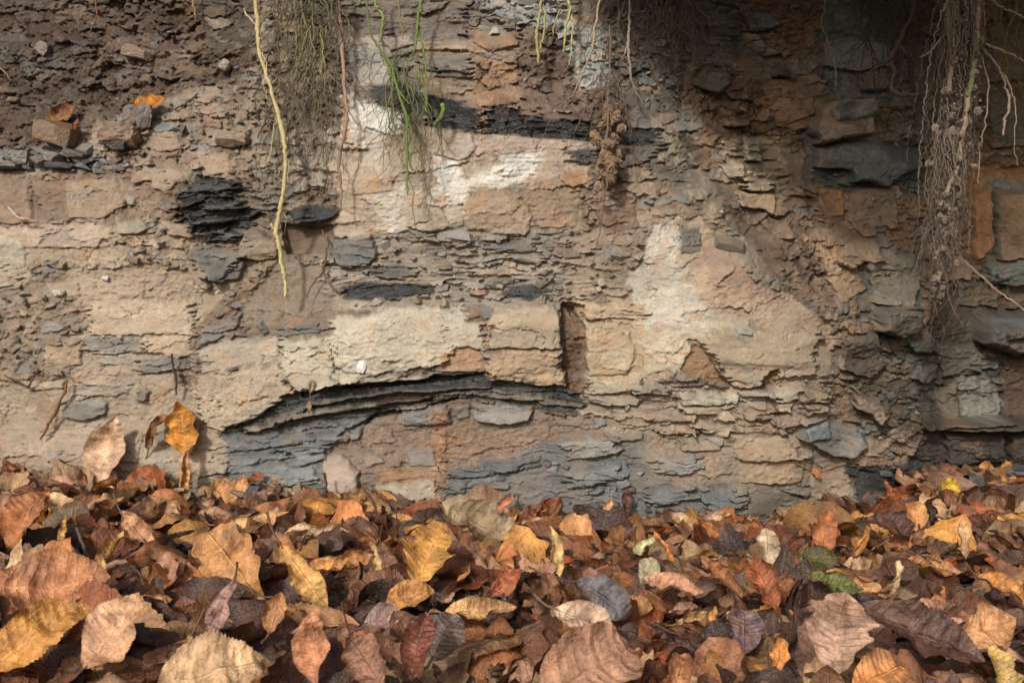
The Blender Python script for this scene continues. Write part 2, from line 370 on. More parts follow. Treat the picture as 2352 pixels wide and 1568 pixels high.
piece(P_, [(640,752),(740,740),(742,760),(645,772)], (108,108,106), SLATE, 0.7, mode='lam')
piece(P_, [(585,735),(602,732),(622,760),(606,768)], (110,108,106), SLATE, 1.0)
# white streaked beds above
piece(P_, [(850,196),(900,194),(990,220),(985,268),(930,262),(860,236)], (60,60,62), SLATE, 0.2, mode='lam')
piece(P_, [(975,218),(1050,226),(1106,256),(1102,306),(1050,302),(975,290)], (44,44,46), SLATE, -0.2, mode='lam', a=1.1)
piece(P_, [(1118,242),(1175,238),(1190,266),(1300,276),(1375,284),(1370,328),(1250,320),(1118,308)], (40,40,42), SLATE, -0.3, mode='lam', a=1.1)
piece(P_, [(1370,288),(1440,294),(1515,294),(1510,338),(1380,330)], (46,46,46), SLATE, -0.2, mode='lam')
piece(P_, [(1296,345),(1370,340),(1372,372),(1320,378)], (52,51,50), SLATE, 0.5, mode='lam')
piece(P_, [(1420,360),(1500,318),(1530,332),(1470,378),(1425,392)], (82,80,78), SLATE, 0.8, mode='lam')
piece(P_, [(1470,365),(1560,380),(1590,430),(1570,440),(1500,400)], (96,94,88), SLATE, 0.4, mode='lam')
piece(ST, [(1295,392),(1355,392),(1350,418),(1310,428),(1285,410)], (164,116,62), LIME, 0.8)
piece(B, [(1002,302),(1090,310),(1092,345),(1060,370),(1000,352)], (188,166,146), LIME, 0.8, a=.5)
piece(B, [(1130,306),(1235,314),(1240,350),(1150,352),(1125,335)], (176,152,134), LIME, 0.7, a=.5)
piece(B, [(1240,318),(1292,322),(1300,380),(1250,372)], (170,146,126), LIME, 0.5, a=.5)
piece(B, [(930,470),(1058,460),(1062,520),(980,530),(930,520)], (178,160,138), LIME, 0.5, a=.8)
piece(B, [(1062,462),(1200,450),(1225,500),(1210,540),(1070,530)], (166,138,108), LIME, 0.9, a=.8)
piece(B, [(1228,462),(1330,462),(1325,520),(1240,525)], (160,132,104), LIME, 0.4, a=.8)
piece(B, [(806,410),(900,404),(905,440),(810,446)], (172,140,108), LIME, 0.6, a=.6)
piece(ST, [(1270,565),(1330,575),(1340,590),(1300,596),(1262,585)], (126,106,92), LIME, 0.7)
piece(P_, [(960,130),(1060,128),(1100,150),(1060,165),(965,160)], (122,112,104), SLATE, 0.7, mode='lam')
piece(P_, [(990,150),(1080,160),(1075,178),(1000,175)], (104,96,90), SLATE, 0.9, mode='lam')
piece(ST, [(1085,68),(1180,75),(1190,105),(1130,118),(1080,96)], (154,116,82), LIME, 0.9)
piece(ST, [(1128,62),(1148,60),(1150,78),(1124,80)], (196,194,188), LIME, 1.2)
piece(ST, [(880,86),(945,80),(960,100),(900,118)], (166,150,136), LIME, 0.8)
# shale band
piece(P_, [(768,548),(850,538),(862,580),(850,602),(790,612),(765,590)], (94,96,98), SLATE, 1.2, mode='fine', a=.5)
piece(P_, [(862,606),(920,602),(965,628),(930,642),(870,635)], (78,78,80), SLATE, 0.8, mode='lam')
piece(P_, [(770,655),(860,648),(1000,652),(1010,668),(900,690),(775,686)], (48,48,50), SLATE, 0.2, mode='lam', a=1.1)
piece(P_, [(1150,655),(1250,650),(1265,680),(1240,694),(1140,680)], (54,54,56), SLATE, 0.1, mode='lam')
piece(P_, [(1120,560),(1230,552),(1235,574),(1120,582)], (96,96,96), SLATE, 0.7, mode='lam')
piece(P_, [(1060,595),(1140,590),(1150,610),(1065,615)], (132,122,112), SLATE, 0.9, mode='lam')
piece(P_, [(1180,580),(1250,590),(1240,604),(1180,600)], (150,136,118), SLATE, 1.0, mode='lam')
piece(P_, [(1085,662),(1120,660),(1118,674),(1080,674)], (184,124,74), SLATE, 0.8)
piece(P_, [(1080,618),(1200,612),(1205,628),(1085,632)], (164,134,104), SLATE, 0.8, mode='lam')
# the pale thick bed
piece(B, [(770,720),(930,704),(1068,700),(1075,740),(1110,745),(1112,800),(1050,800),(1010,838),(830,862),(770,872),(765,800)], (204,190,165), LIME, 2.2, bev=4, mode='jag', a=.75)
piece(B, [(640,775),(768,768),(770,872),(740,884),(690,900),(650,870),(640,820)], (198,184,158), LIME, 2.0, bev=4, mode='jag', a=.75)
piece(B, [(470,845),(640,832),(655,880),(684,902),(600,948),(512,984),(470,975),(448,900)], (192,168,138), LIME, 2.2, bev=4, mode='jag', a=.7)
piece(B, [(1112,742),(1140,700),(1270,698),(1288,740),(1286,798),(1118,798)], (186,164,136), LIME, 2.8, bev=4, a=.5)
piece(B, [(1118,804),(1286,802),(1290,846),(1298,886),(1210,878),(1130,862),(1116,836)], (194,162,122), LIME, 2.4, bev=4, mode='jag', a=.8)
piece(B, [(1010,798),(1100,796),(1112,830),(1108,850),(1012,846)], (196,148,104), LIME, 0.8, a=.8)
piece(P_, [(1000,842),(1090,838),(1128,852),(1100,862),(1000,860)], (104,98,92), SLATE, 0.9, mode='lam')
piece(P_, [(720,884),(760,868),(860,862),(990,858),(985,868),(830,880),(730,900)], (196,184,158), LIME, 1.3, a=.4)
piece(B, [(1100,740),(1132,742),(1135,776),(1112,782)], (178,116,72), LIME, -0.5)
piece(P_, [(560,982),(700,942),(820,926),(985,908),(985,917),(820,938),(700,956),(565,992)], (150,132,112), SLATE, 1.3, bev=3, mode='lam', a=.5)
piece(P_, [(620,962),(720,918),(840,904),(840,911),(720,930),(625,972)], (108,104,100), SLATE, 1.1, bev=3, mode='lam', a=.5)
piece(P_, [(840,898),(1000,884),(1120,880),(1120,889),(1000,895),(840,910)], (84,80,78), SLATE, 1.2, bev=3, mode='lam', a=.6)
piece(P_, [(980,904),(1110,892),(1240,908),(1340,930),(1330,938),(1220,922),(1100,908)], (132,118,104), SLATE, 1.0, bev=3, mode='lam', a=.6)
piece(P_, [(860,905),(1020,893),(1015,908),(865,925)], (74,54,44), SLATE, 0.2, mode='fine', a=.6)
zone([(800,988),(862,950),(975,934),(1048,906),(1048,914),(977,943),(866,960),(806,994)], (40,38,36), SLATE, 2, 'fine', h=-0.8)
zone([(690,902),(760,879),(905,873),(1030,862),(1126,850),(1126,858),(1030,872),(905,884),(760,891),(700,914)], (36,34,32), SLATE, 2, 'fine', h=-0.7)
# hollow between the two thick blocks
piece(B, [(1288,700),(1318,704),(1340,740),(1346,800),(1348,870),(1330,902),(1306,890),(1292,850),(1286,780)], (118,84,57), LIME, -2.4, bev=18, mode='iso', a=1.4)
piece(B, [(1290,694),(1345,700),(1345,735),(1310,725)], (150,118,86), LIME, -1.6, a=.6)
piece(B, [(1346,745),(1400,738),(1450,760),(1455,820),(1440,860),(1350,862)], (190,162,124), LIME, 1.2, bev=12, a=.6)
piece(P_, [(1330,708),(1480,704),(1478,732),(1345,730)], (186,156,116), SLATE, 0.9, mode='lam', a=.6)
piece(P_, [(1348,868),(1460,862),(1480,892),(1360,905)], (170,156,126), SLATE, 1.0, mode='lam', a=.7)
piece(B, [(1470,770),(1560,770),(1590,800),(1560,850),(1480,860)], (196,180,154), LIME, 0.8, bev=10, a=.6)
# smooth face that breaks off along a ragged lower edge
piece(B, [(1600,782),(1640,760),(1720,745),(1880,755),(1862,810),(1872,858),(1790,872),(1782,846),(1752,862),(1742,882),(1690,884),(1660,850),(1622,800)], (172,150,122), LIME, 3.2, bev=4, mode='jag', a=.35)
piece(B, [(1586,786),(1612,796),(1650,850),(1685,886),(1620,870),(1560,850)], (160,118,76), LIME, -0.4, a=.9)
piece(ST, [(1742,876),(1762,846),(1782,842),(1790,866),(1778,890),(1748,892)], (128,92,62), LIME, -0.8)
piece(ST, [(1556,522),(1606,518),(1606,578),(1560,582)], (84,86,86), SLATE, 0.5)
piece(ST, [(1676,730),(1720,735),(1725,760),(1680,756)], (170,166,156), LIME, 0.5)
piece(ST, [(1360,470),(1460,470),(1470,520),(1390,540)], (122,86,66), LIME, 0.5, a=1.0)
# thin beds at the right foot
for q, (x0, x1, y0, y1, cc, hh) in enumerate([
    (1350,1470,905,925,(150,138,120),1.0),(1440,1540,880,902,(128,122,116),1.2),(1555,1690,898,925,(190,178,158),1.3),(1560,1680,928,946,(176,154,126),1.0),
    (1480,1600,950,965,(168,140,108),1.4),(1600,1700,968,986,(172,146,114),1.8),(1500,1600,975,990,(150,126,102),1.3),(1420,1500,948,978,(160,136,110),0.6),
    (1690,1770,890,905,(148,140,130),1.6),(1770,1830,890,914,(188,178,160),2.0),(1772,1820,918,940,(192,172,132),1.8),(1840,1900,900,918,(176,150,112),2.1),
    (1840,1896,922,936,(186,168,140),2.2),(1826,1860,895,945,(150,118,86),1.0),(1700,1780,920,960,(150,122,94),1.1),(1690,1740,940,990,(164,138,110),0.6),
    (1390,1480,990,1004,(120,116,110),1.2),(1700,1860,1030,1050,(140,130,116),1.6),(1560,1660,1000,1030,(164,140,114),0.9)]):
    piece(P_, [(x0,y0+3),((x0+x1)/2,y0),(x1,y0+2),(x1-4,y1),((x0+x1)/2,y1+2),(x0+5,y1)], cc, SLATE if q % 3 else LIME, hh, bev=4, mode='lam' if q % 2 else 'fine', a=.6)
piece(P_, [(1780,950),(1900,925),(1910,948),(1860,962),(1790,978),(1760,968)], (150,122,100), LIME, 1.6, tv=.6)
piece(P_, [(1828,1000),(1850,975),(1900,958),(1960,975),(1985,1010),(1960,1040),(1900,1036)], (128,130,128), SLATE, 2.2, mode='fine', tv=.8, a=.6)
piece(P_, [(1840,960),(1895,950),(1905,998),(1850,1000)], (138,142,144), LIME, 1.2)
piece(B, [(1690,1020),(1800,1000),(1850,1060),(1840,1110),(1700,1110)], (168,138,106), LIME, 0.9, a=.8)
piece(B, [(1860,1090),(1950,1085),(1960,1140),(1870,1150)], (172,146,116), LIME, 0.8)
# below the dark ledge
piece(P_, [(915,938),(1024,926),(1036,972),(925,976)], (128,128,126), LIME, 0.9, a=.6)
piece(P_, [(1080,928),(1170,922),(1225,940),(1218,966),(1150,972),(1090,965)], (150,146,140), LIME, 1.3, a=.5, tv=.4)
piece(P_, [(1040,935),(1078,932),(1080,960),(1045,965)], (136,130,124), LIME, 0.6)
piece(P_, [(930,1032),(1000,1028),(1004,1070),(940,1074)], (138,136,132), LIME, 0.6)
piece(P_, [(800,965),(840,962),(830,1005),(810,1010)], (122,120,116), LIME, 0.8)
piece(P_, [(828,1050),(870,1040),(880,1060),(840,1075)], (150,134,120), LIME, 0.7)
piece(ST, [(748,1042),(790,1040),(826,1082),(822,1120),(760,1140),(744,1080)], (186,160,140), LIME, 1.6, bev=10, a=.4)
piece(B, [(862,1112),(930,1108),(1000,1100),(996,1160),(860,1170)], (178,162,140), LIME, 1.2, a=.5)
piece(P_, [(872,1078),(1000,1074),(998,1098),(870,1105)], (158,116,76), SLATE, 0.4, mode='lam')
zone([(990,945),(1034,940),(1024,1010),(1030,1080),(1018,1160),(992,1160),(1000,1070),(996,1000)], (170,118,72), SOIL, 16, k=.75)
zone([(880,1080),(1010,1076),(1004,1100),(870,1108)], (170,120,74), None, 8)
piece(B, [(1026,975),(1080,970),(1060,1010),(1030,1030)], (152,112,74), LIME, 0.2)
piece(P_, [(1018,1078),(1130,1062),(1230,1056),(1228,1074),(1120,1092),(1020,1102)], (84,86,88), SLATE, 0.8, mode='lam')
piece(P_, [(1010,1110),(1070,1100),(1080,1130),(1012,1140)], (98,100,102), SLATE, 0.6, mode='lam')
piece(P_, [(1290,1010),(1420,1000),(1420,1040),(1300,1060)], (140,132,120), SLATE, 1.0, mode='lam')
piece(P_, [(1300,1080),(1430,1060),(1440,1090),(1310,1120)], (124,126,126), SLATE, 1.3, mode='lam')
piece(P_, [(1500,1050),(1600,1040),(1610,1080),(1510,1090)], (142,138,134), SLATE, 0.8, mode='lam')
piece(P_, [(1620,1140),(1700,1120),(1710,1160),(1630,1170)], (104,106,106), SLATE, 1.4, mode='lam')
piece(P_, [(1480,1130),(1580,1110),(1590,1140),(1500,1160)], (114,116,116), SLATE, 1.0, mode='lam')
piece(P_, [(510,1012),(640,992),(720,990),(700,1010),(600,1030),(515,1040)], (96,100,104), SLATE, 0.6, mode='lam')
piece(P_, [(640,1010),(790,985),(800,1005),(750,1030),(650,1040)], (108,112,116), SLATE, 0.9, mode='lam')
piece(P_, [(670,1035),(745,1025),(752,1050),(690,1070)], (134,142,146), LIME, 1.2, a=.5)
piece(P_, [(520,1050),(650,1042),(660,1075),(530,1090)], (124,126,126), SLATE, 0.5, mode='lam')
piece(P_, [(600,1080),(720,1070),(740,1100),(620,1120)], (138,140,138), LIME, 0.9, a=.6)
# left foot
piece(B, [(66,876),(150,872),(150,892),(72,898)], (186,164,134), LIME, 1.4)
piece(B, [(80,900),(150,896),(120,1000),(86,990)], (164,136,106), LIME, 0.6)
piece(P_, [(155,925),(250,918),(246,945),(200,962),(150,950)], (118,120,118), SLATE, 0.9, mode='fine', tv=.3)
piece(B, [(100,990),(260,985),(330,1000),(320,1060),(110,1060)], (172,148,122), LIME, 0.8, a=.6)
piece(B, [(80,1062),(300,1062),(310,1130),(70,1140)], (166,142,116), LIME, 0.6, a=.8)
piece(B, [(330,1020),(430,1030),(440,1120),(330,1120)], (176,156,132), LIME, 1.0, a=.5)
piece(B, [(450,990),(520,1010),(520,1080),(455,1100)], (170,148,122), LIME, 0.7, a=.6)
piece(P_, [(155,880),(300,870),(290,900),(170,915)], (158,142,126), SLATE, 0.4, mode='lam')
piece(P_, [(315,900),(345,895),(340,918),(312,920)], (96,90,84), SLATE, 1.0)
piece(B, [(270,640),(330,655),(325,690),(265,680)], (176,152,126), LIME, 0.7)
# blocks in the shaded recess, with the same shade worked into their colours
piece(P_, [(1885,95),(1940,80),(2030,100),(2036,150),(1960,165),(1890,150)], (131,135,135), LIME, 1.8, a=.5)
piece(B, [(1880,235),(1990,225),(2000,300),(1900,325),(1860,330),(1855,290)], (175,149,128), LIME, 3.5, a=.6)
piece(P_, [(1885,240),(1975,240),(1990,265),(1900,280)], (138,142,142), LIME, 1.4, a=.5)
piece(P_, [(1860,335),(1990,318),(2110,345),(2110,380),(2070,392),(2022,426),(1985,410),(1950,415),(1945,390),(1870,380)], (114,119,121), LIME, 2.4, bev=8, tv=.4, a=.5)
piece(P_, [(1605,160),(1670,165),(1680,190),(1640,215),(1590,195)], (102,105,95), LIME, 2.0, a=.4)
piece(P_, [(1655,270),(1720,272),(1710,285),(1660,288)], (163,126,98), SLATE, 2.0, a=.4)
piece(ST, [(1710,318),(1742,316),(1746,366),(1714,368)], (184,177,159), SLATE, 2.0, a=.8)
piece(P_, [(1655,378),(1715,376),(1716,405),(1668,412)], (201,180,145), SLATE, 1.8, mode='fine', a=.7)
piece(P_, [(1690,405),(1780,410),(1778,440),(1700,435)], (184,163,133), SLATE, 1.6, mode='lam')
piece(B, [(1690,440),(1780,445),(1775,490),(1700,470)], (191,154,112), LIME, 1.2)
piece(P_, [(1770,150),(1812,155),(1808,178),(1772,172)], (77,81,81), LIME, 2.2)
piece(B, [(1870,430),(1930,430),(1935,490),(1890,500)], (177,128,84), LIME, 1.0)
piece(B, [(1940,430),(2050,430),(2060,520),(1980,540),(1940,500)], (140,121,102), LIME, 1.2)
piece(B, [(1900,520),(2000,510),(2020,590),(1940,610),(1910,590)], (163,135,105), LIME, 1.0, mode='iso')
piece(B, [(1990,590),(2090,580),(2112,640),(2080,700),(2000,690)], (136,123,105), LIME, 1.6)
piece(B, [(2010,700),(2090,690),(2098,750),(2060,770),(2005,750)], (105,97,84), LIME, 3.6, bev=12)
piece(ST, [(2070,770),(2140,765),(2150,800),(2090,806)], (92,95,92), LIME, 2.2, bev=12)
piece(B, [(2225,440),(2270,420),(2275,560),(2225,590)], (198,140,84), LIME, 1.6)
piece(B, [(2280,440),(2450,430),(2450,585),(2285,590)], (175,138,98), LIME, 1.9)
piece(P_, [(2250,600),(2330,590),(2450,600),(2450,640),(2260,650)], (113,121,117), LIME, 1.8, a=.6)
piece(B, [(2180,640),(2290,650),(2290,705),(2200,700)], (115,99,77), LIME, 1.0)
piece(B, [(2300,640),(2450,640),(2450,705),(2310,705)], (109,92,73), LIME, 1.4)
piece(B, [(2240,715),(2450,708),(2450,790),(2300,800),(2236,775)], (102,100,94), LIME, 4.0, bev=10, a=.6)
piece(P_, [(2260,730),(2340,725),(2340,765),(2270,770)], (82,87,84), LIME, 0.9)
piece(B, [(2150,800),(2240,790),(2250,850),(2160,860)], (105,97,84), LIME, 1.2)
piece(B, [(2195,865),(2270,855),(2296,905),(2285,955),(2200,960)], (141,137,126), LIME, 0.9, mode='iso', a=1.2)
piece(B, [(2150,890),(2195,870),(2196,960),(2150,962)], (126,109,87), LIME, 2.0, bev=14)
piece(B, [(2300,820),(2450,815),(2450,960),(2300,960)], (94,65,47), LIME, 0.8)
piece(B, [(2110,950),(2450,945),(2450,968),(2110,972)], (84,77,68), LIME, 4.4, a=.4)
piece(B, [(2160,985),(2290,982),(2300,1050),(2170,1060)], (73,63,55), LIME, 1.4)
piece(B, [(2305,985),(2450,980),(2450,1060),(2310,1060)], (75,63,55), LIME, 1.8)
piece(ST, [(1955,880),(1985,905),(2010,905),(2025,940),(2005,965),(1985,935),(1955,925)], (147,122,102), LIME, 2.0)
piece(B, [(1925,770),(2010,760),(2030,830),(1990,860),(1930,840)], (107,92,77), LIME, 1.4, mode='iso')
piece(P_, [(1920,690),(1945,680),(1950,720),(1925,725)], (92,99,99), LIME, 1.2)
piece(B, [(1880,560),(1960,600),(1990,660),(1930,690),(1890,640)], (175,140,102), LIME, 1.2, mode='iso')
piece(P_, [(1700,30),(1760,25),(1790,60),(1720,75)], (114,121,124), LIME, 1.4, mode='iso')
piece(P_, [(1960,160),(2030,150),(2040,200),(1975,210)], (131,117,102), LIME, 1.2, mode='iso')
piece(B, [(2080,100),(2160,90),(2170,200),(2090,220)], (112,102,93), LIME, 1.4, mode='iso')
piece(B, [(2090,230),(2180,220),(2190,320),(2100,330)], (102,100,93), LIME, 1.0, mode='iso')
piece(B, [(2260,60),(2450,40),(2450,180),(2270,190)], (128,109,91), LIME, 1.2, mode='iso')
piece(B, [(2260,210),(2450,200),(2450,330),(2270,340)], (107,105,98), LIME, 1.4, mode='iso')
piece(B, [(1750,200),(1850,180),(1870,260),(1780,290)], (147,112,84), LIME, 1.0, mode='iso')
N_TRACED = len(piece_names)

# ---- relief and colour of each kind of rock
bed = VV - 85 * np.clip((UU - 1060) / 1000, -1.1, 1.1) ** 2 + 22 * fbm(UU / 260, VV / 140, 2, 20) + 5 * fbm(UU / 60, VV / 50, 3, 19)
wx = UU + 20 * fbm(UU / 46, VV / 34, 5, 21, 0.6); wy = VV + 12 * fbm(UU / 40, VV / 28, 5, 22, 0.6)
def cell_field(f, seed):
    f1, f2, ci, cj, ox, oy = f
    return hsh(ci, cj, seed)
worn = sstep(-0.35, 0.35, fbm(UU / 95, VV / 60, 3, 23))            # 0 where dust and clay smear the joints over
# limestone: broad facets, fine cracks
LA = voronoi(wx / 92, wy / 34, 31); LB = voronoi(wx / 30, wy / 13, 32)
ra, rb = cell_field(LA, 5), cell_field(LB, 6)
edgeA = LA[1] - LA[0]; edgeB = LB[1] - LB[0]
HL = 0.0040 * (ra - 0.5) + 0.0030 * ((cell_field(LA, 7) - 0.5) * LA[4] + (cell_field(LA, 8) - 0.3) * LA[5])
crack = noise(UU / 55, VV / 40, 33)
HL -= 0.0035 * np.exp(-(edgeA / 0.04) ** 2) * sstep(0.0, 0.5, crack)
HL += (0.0018 * (rb - 0.5) + 0.0018 * (cell_field(LB, 9) - 0.5) * LB[5]) * worn
ridg = 1 - np.abs(fbm(wx / 60, wy / 24, 5, 34))
HL += 0.0042 * (ridg - 0.75) + 0.0030 * fbm(UU / 14, VV / 8, 3, 35)
# slate: stacked thin plates, each standing out a little at its lower edge
bw = bed + 5.0 * fbm(UU / 34, VV / 22, 4, 39)
SA = voronoi(UU / 130 + 0.5 * fbm(UU / 40, VV / 9, 3, 41), bw / 12.0, 42, 1.0)
SB = voronoi(UU / 52 + 0.4 * fbm(UU / 20, VV / 6, 2, 47), bw / 5.0, 44, 1.0)
S2 = voronoi(wx / 58, (bw + 4 * fbm(UU / 24, VV / 20, 3, 48)) / 16.0, 49, 1.0)
mx2 = sstep(-0.25, 0.25, fbm(UU / 160, VV / 90, 3, 50) + 0.5 * (VV > 1000))
sa = cell_field(SA, 5) * (1 - mx2) + cell_field(S2, 5) * mx2; sb = cell_field(SB, 6)
lam = np.abs(fbm(UU / 110, bw / 5.5, 4, 45, 0.6))
plate = 0.35 + 0.65 * worn
HS = plate * (0.0085 * (sa - 0.5) + 0.0050 * (SA[5] * (1 - mx2) + S2[5] * mx2) * (0.3 + cell_field(SA, 7))) + 0.0032 * (sb - 0.5) * (0.3 + 0.7 * worn) + 0.0016 * SB[5]
HS += -0.0055 * lam + 0.0055 * fbm(UU / 70, VV / 40, 4, 46)
# soil: crumbs
OA = voronoi(wx / 17, wy / 14, 51); OB = voronoi(UU / 8, VV / 7, 52)
oa, ob = cell_field(OA, 5), cell_field(OB, 6)
HO = 0.0055 * oa * np.clip(1 - 1.6 * OA[0] ** 2, -0.3, 1) + 0.0028 * ob * (1 - 1.5 * OB[0] ** 2) + 0.008 * fbm(UU / 50, VV / 40, 5, 53, 0.6)
OC = voronoi(wx / 40, wy / 26, 54, 1.0)
HO = HO + 0.011 * (cell_field(OC, 5) - 0.4) * sstep(0.0, 0.25, OC[1] - OC[0]) + 0.006 * ((cell_field(OC, 6) - 0.5) * OC[4] + (cell_field(OC, 7) - 0.3) * OC[5])
# rubble: angular stones of several sizes, half buried in clay
RA = voronoi(wx / 62, wy / 28, 61, 1.0); RB = voronoi(wx / 22, wy / 11, 62, 1.0)
r1, r2 = cell_field(RA, 5), cell_field(RB, 6)
stA = (r1 > 0.55) * sstep(0.02, 0.20, RA[1] - RA[0]); stB = (r2 > 0.58) * sstep(0.03, 0.22, RB[1] - RB[0])
hA = stA * (0.002 + 0.008 * (r1 - 0.5) + 0.012 * ((cell_field(RA, 7) - 0.5) * RA[4] + (cell_field(RA, 8) - 0.25) * RA[5]))
hB = stB * (0.001 + 0.005 * (r2 - 0.4) + 0.006 * ((cell_field(RB, 7) - 0.5) * RB[4] + (cell_field(RB, 8) - 0.25) * RB[5]))
HR = hA + hB * (1 - 0.6 * stA) + 0.7 * HO * (1 - 0.6 * np.maximum(stA, stB)) + 0.0030 * fbm(UU / 16, VV / 9, 4, 63, 0.6) + 0.0035 * (ridg - 0.75)

# open joints along the beds and a few across them
jt = np.exp(-(fbm(UU / 230, bw / 30, 3, 64) / 0.022) ** 2) * sstep(0.05, 0.35, fbm(UU / 90, VV / 60, 3, 65))
jv = np.exp(-(fbm(wx / 46, VV / 190, 3, 66) / 0.02) ** 2) * sstep(0.1, 0.4, fbm(UU / 120, VV / 60, 2, 67))
joint = np.clip(jt + 0.7 * jv, 0, 1) * (1 - 0.6 * wgt[..., 2])
relief -= 0.006 * joint * (1 - 0.5 * worn)
amp = amp * (1 + 0.8 * sstep(330, 240, VV + 0.35 * UU - 60) * wgt[..., 2])
mud = sstep(0.02, 0.38, fbm(UU / 130, VV / 75, 4, 68, 0.55)) * sstep(0.05, 0.11, colr.mean(-1)) * (UU < 1950)
amp = amp * (1 - 0.72 * mud)
rec = sstep(-20, 60, UU - (1560 + 0.55 * (VV - 200)))
amp = amp * (1 + 0.7 * rec)
relief += amp * (wgt[..., 0] * HL + wgt[..., 1] * HS + wgt[..., 2] * HO + wgt[..., 3] * HR)

# colour
g = np.ones((NV, NU), np.float32)
tone = fbm(UU / 120, VV / 80, 4, 70); tone2 = fbm(UU / 26, VV / 15, 4, 71)
mulL = 1 + 0.22 * (ra - 0.5) + 0.16 * (rb - 0.5) + 0.22 * tone2
mulS = (1 + 0.30 * (sa - 0.5) + 0.30 * (sb - 0.5) + 0.3 * tone2 - 0.5 * (lam - 0.2))
mulO = 0.92 + 0.45 * (cell_field(OC, 8) - 0.5) + 0.35 * (oa - 0.5) + 0.3 * (ob - 0.5) + 0.2 * tone2
mulR = (1 + 0.4 * (r1 - 0.7) * stA + 0.45 * (r2 - 0.7) * stB + 0.4 * tone2) * (0.9 + 0.15 * np.maximum(stA, stB))
mul = (wgt * np.stack([mulL, mulS, mulO, mulR], -1)).sum(-1) * (1 + 0.22 * tone)
def mix_to(c, m):
    global colr
    lum = colr.mean(-1, keepdims=True) / np.mean(lin(c))
    colr += ((lin(c) * (0.35 + 0.65 * lum)) - colr) * m[..., None]
# slates carry tan films, stones in the rubble are grey or tan, limestone is stained rusty in places
pale_ = sstep(0.06, 0.12, colr.mean(-1))
mix_to((165,142,114), (wgt[..., 1] * pale_ * sstep(0.15, 0.5, fbm(UU / 70, bw / 22, 4, 77)) * 0.6))
mix_to((96,100,104), (wgt[..., 1] * pale_ * (cell_field(SB, 9) > 0.66) * 0.3))
mix_to((150,124,102), wgt[..., 2] * (cell_field(OC, 9) > 0.72) * 0.55)
mix_to((128,128,126), wgt[..., 3] * stA * (cell_field(RA, 11) > 0.72) * 0.7)
mix_to((186,158,130), wgt[..., 3] * stA * (cell_field(RA, 11) < 0.3) * 0.6)
mix_to((120,122,122), wgt[..., 3] * stB * (cell_field(RB, 11) > 0.75) * 0.7)
mix_to((180,152,124), wgt[..., 3] * stB * (cell_field(RB, 11) < 0.25) * 0.6)
rust = sstep(0.18, 0.55, fbm(UU / 60, VV / 45, 4, 72))
mix_to((178,118,66), rust * 0.42 * (wgt[..., 0] + 0.5 * wgt[..., 3] + 0.35 * wgt[..., 1]))
grey = sstep(0.15, 0.5, fbm(UU / 75, VV / 40, 4, 73))
mix_to((132,134,134), grey * 0.35 * (wgt[..., 0] + wgt[..., 3]))
purp = sstep(0.2, 0.55, fbm(UU / 50, VV / 30, 4, 74))
mix_to((140,116,112), purp * 0.3 * (wgt[..., 0] + wgt[..., 3]))
char = sstep(0.28, 0.55, fbm(UU / 90, bw / 26, 5, 78, 0.6))
mix_to((74,74,76), char * 0.6 * (wgt[..., 0] + wgt[..., 3]) * sstep(1.2, 0.4, joint) * (UU < 1950))
mix_to((172,150,125), mud * 0.40 * (wgt[..., 0] + wgt[..., 1] + wgt[..., 3]))
colr *= (1 + (mul - 1) * (1 - 0.45 * mud))[..., None]
# white bloom of lime in specks
spk = sstep(0.62, 0.8, fbm(UU / 7, VV / 5, 2, 75) * 1.3) * sstep(0.15, 0.45, fbm(UU / 140, VV / 110, 3, 76)) * (1 - wgt[..., 1]) * (UU < 1560)
colr += (lin((206,200,192)) - colr) * (spk * 0.5)[..., None]
gr_ = colr.mean(-1, keepdims=True); colr = gr_ + (colr - gr_) * 0.76; colr = colr * np.array((0.975, 1.0, 0.965), np.float32)
colr = np.clip(colr * ALB, 0.006, 0.82)
gloss = np.clip(wgt[..., 1] * sstep(0.16, 0.05, colr.mean(-1)), 0, 1)

# ---- the automatic pieces: the largest stones and plates not traced above
auto = {}
def auto_ids(f, w, name, base):
    f1, f2, ci, cj, ox, oy = f
    key = (ci.astype(np.int64) + 500) * 4096 + (cj + 500)
    m = (w > 0.6) & (pid == 0) & (UU > 0) & (UU < 2352) & (VV > 0) & (VV < 1130)
    k, cnt = np.unique(key[m], return_counts=True)
    for kk, n in zip(k, cnt): auto[(base, int(kk))] = (int(n), name)
    return key, m
kR, mR = auto_ids(RA, wgt[..., 3] * (stA > 0.05), 'embedded_stone', 1)
kL, mL = auto_ids(LA, wgt[..., 0], 'rock_block', 2)
kS, mS = auto_ids(SA, wgt[..., 1], 'slate_plate', 3)
best = sorted(auto.items(), key=lambda q: -q[1][0])
quota = {1: 95, 2: 90, 3: 85}
for (b_, kk), (n, nm) in best:
    if quota[b_] <= 0 or n < 70: continue
    quota[b_] -= 1
    i = len(piece_names) + 1; piece_names[i] = nm
    key, m = {1: (kR, mR), 2: (kL, mL), 3: (kS, mS)}[b_]
    pid[(key == kk) & m & (pid == 0)] = i

# ---- vertices: the broad form follows the layout, the relief stands out towards the viewer
BASE = base_relief(UU, VV)
YB = D - BASE
VX = (UU - 1176) * S * YB / D
VZ = ZC - (VV - 784) * S * YB / D
VY = YB - relief
# flakes of the layers hang over a little
VZ = VZ - np.clip(relief, 0, 0.03) * 0.35
def wall_y(u, v):
    i = int(np.clip(round((u - U1[0]) / STEP), 0, NU - 1)); j = int(np.clip(round((v - V1[0]) / STEP), 0, NV - 1))
    return float(VY[j, i])
def wall_col(u, v):
    i = int(np.clip(round((u - U1[0]) / STEP), 0, NU - 1)); j = int(np.clip(round((v - V1[0]) / STEP), 0, NV - 1))
    return colr[j, i]

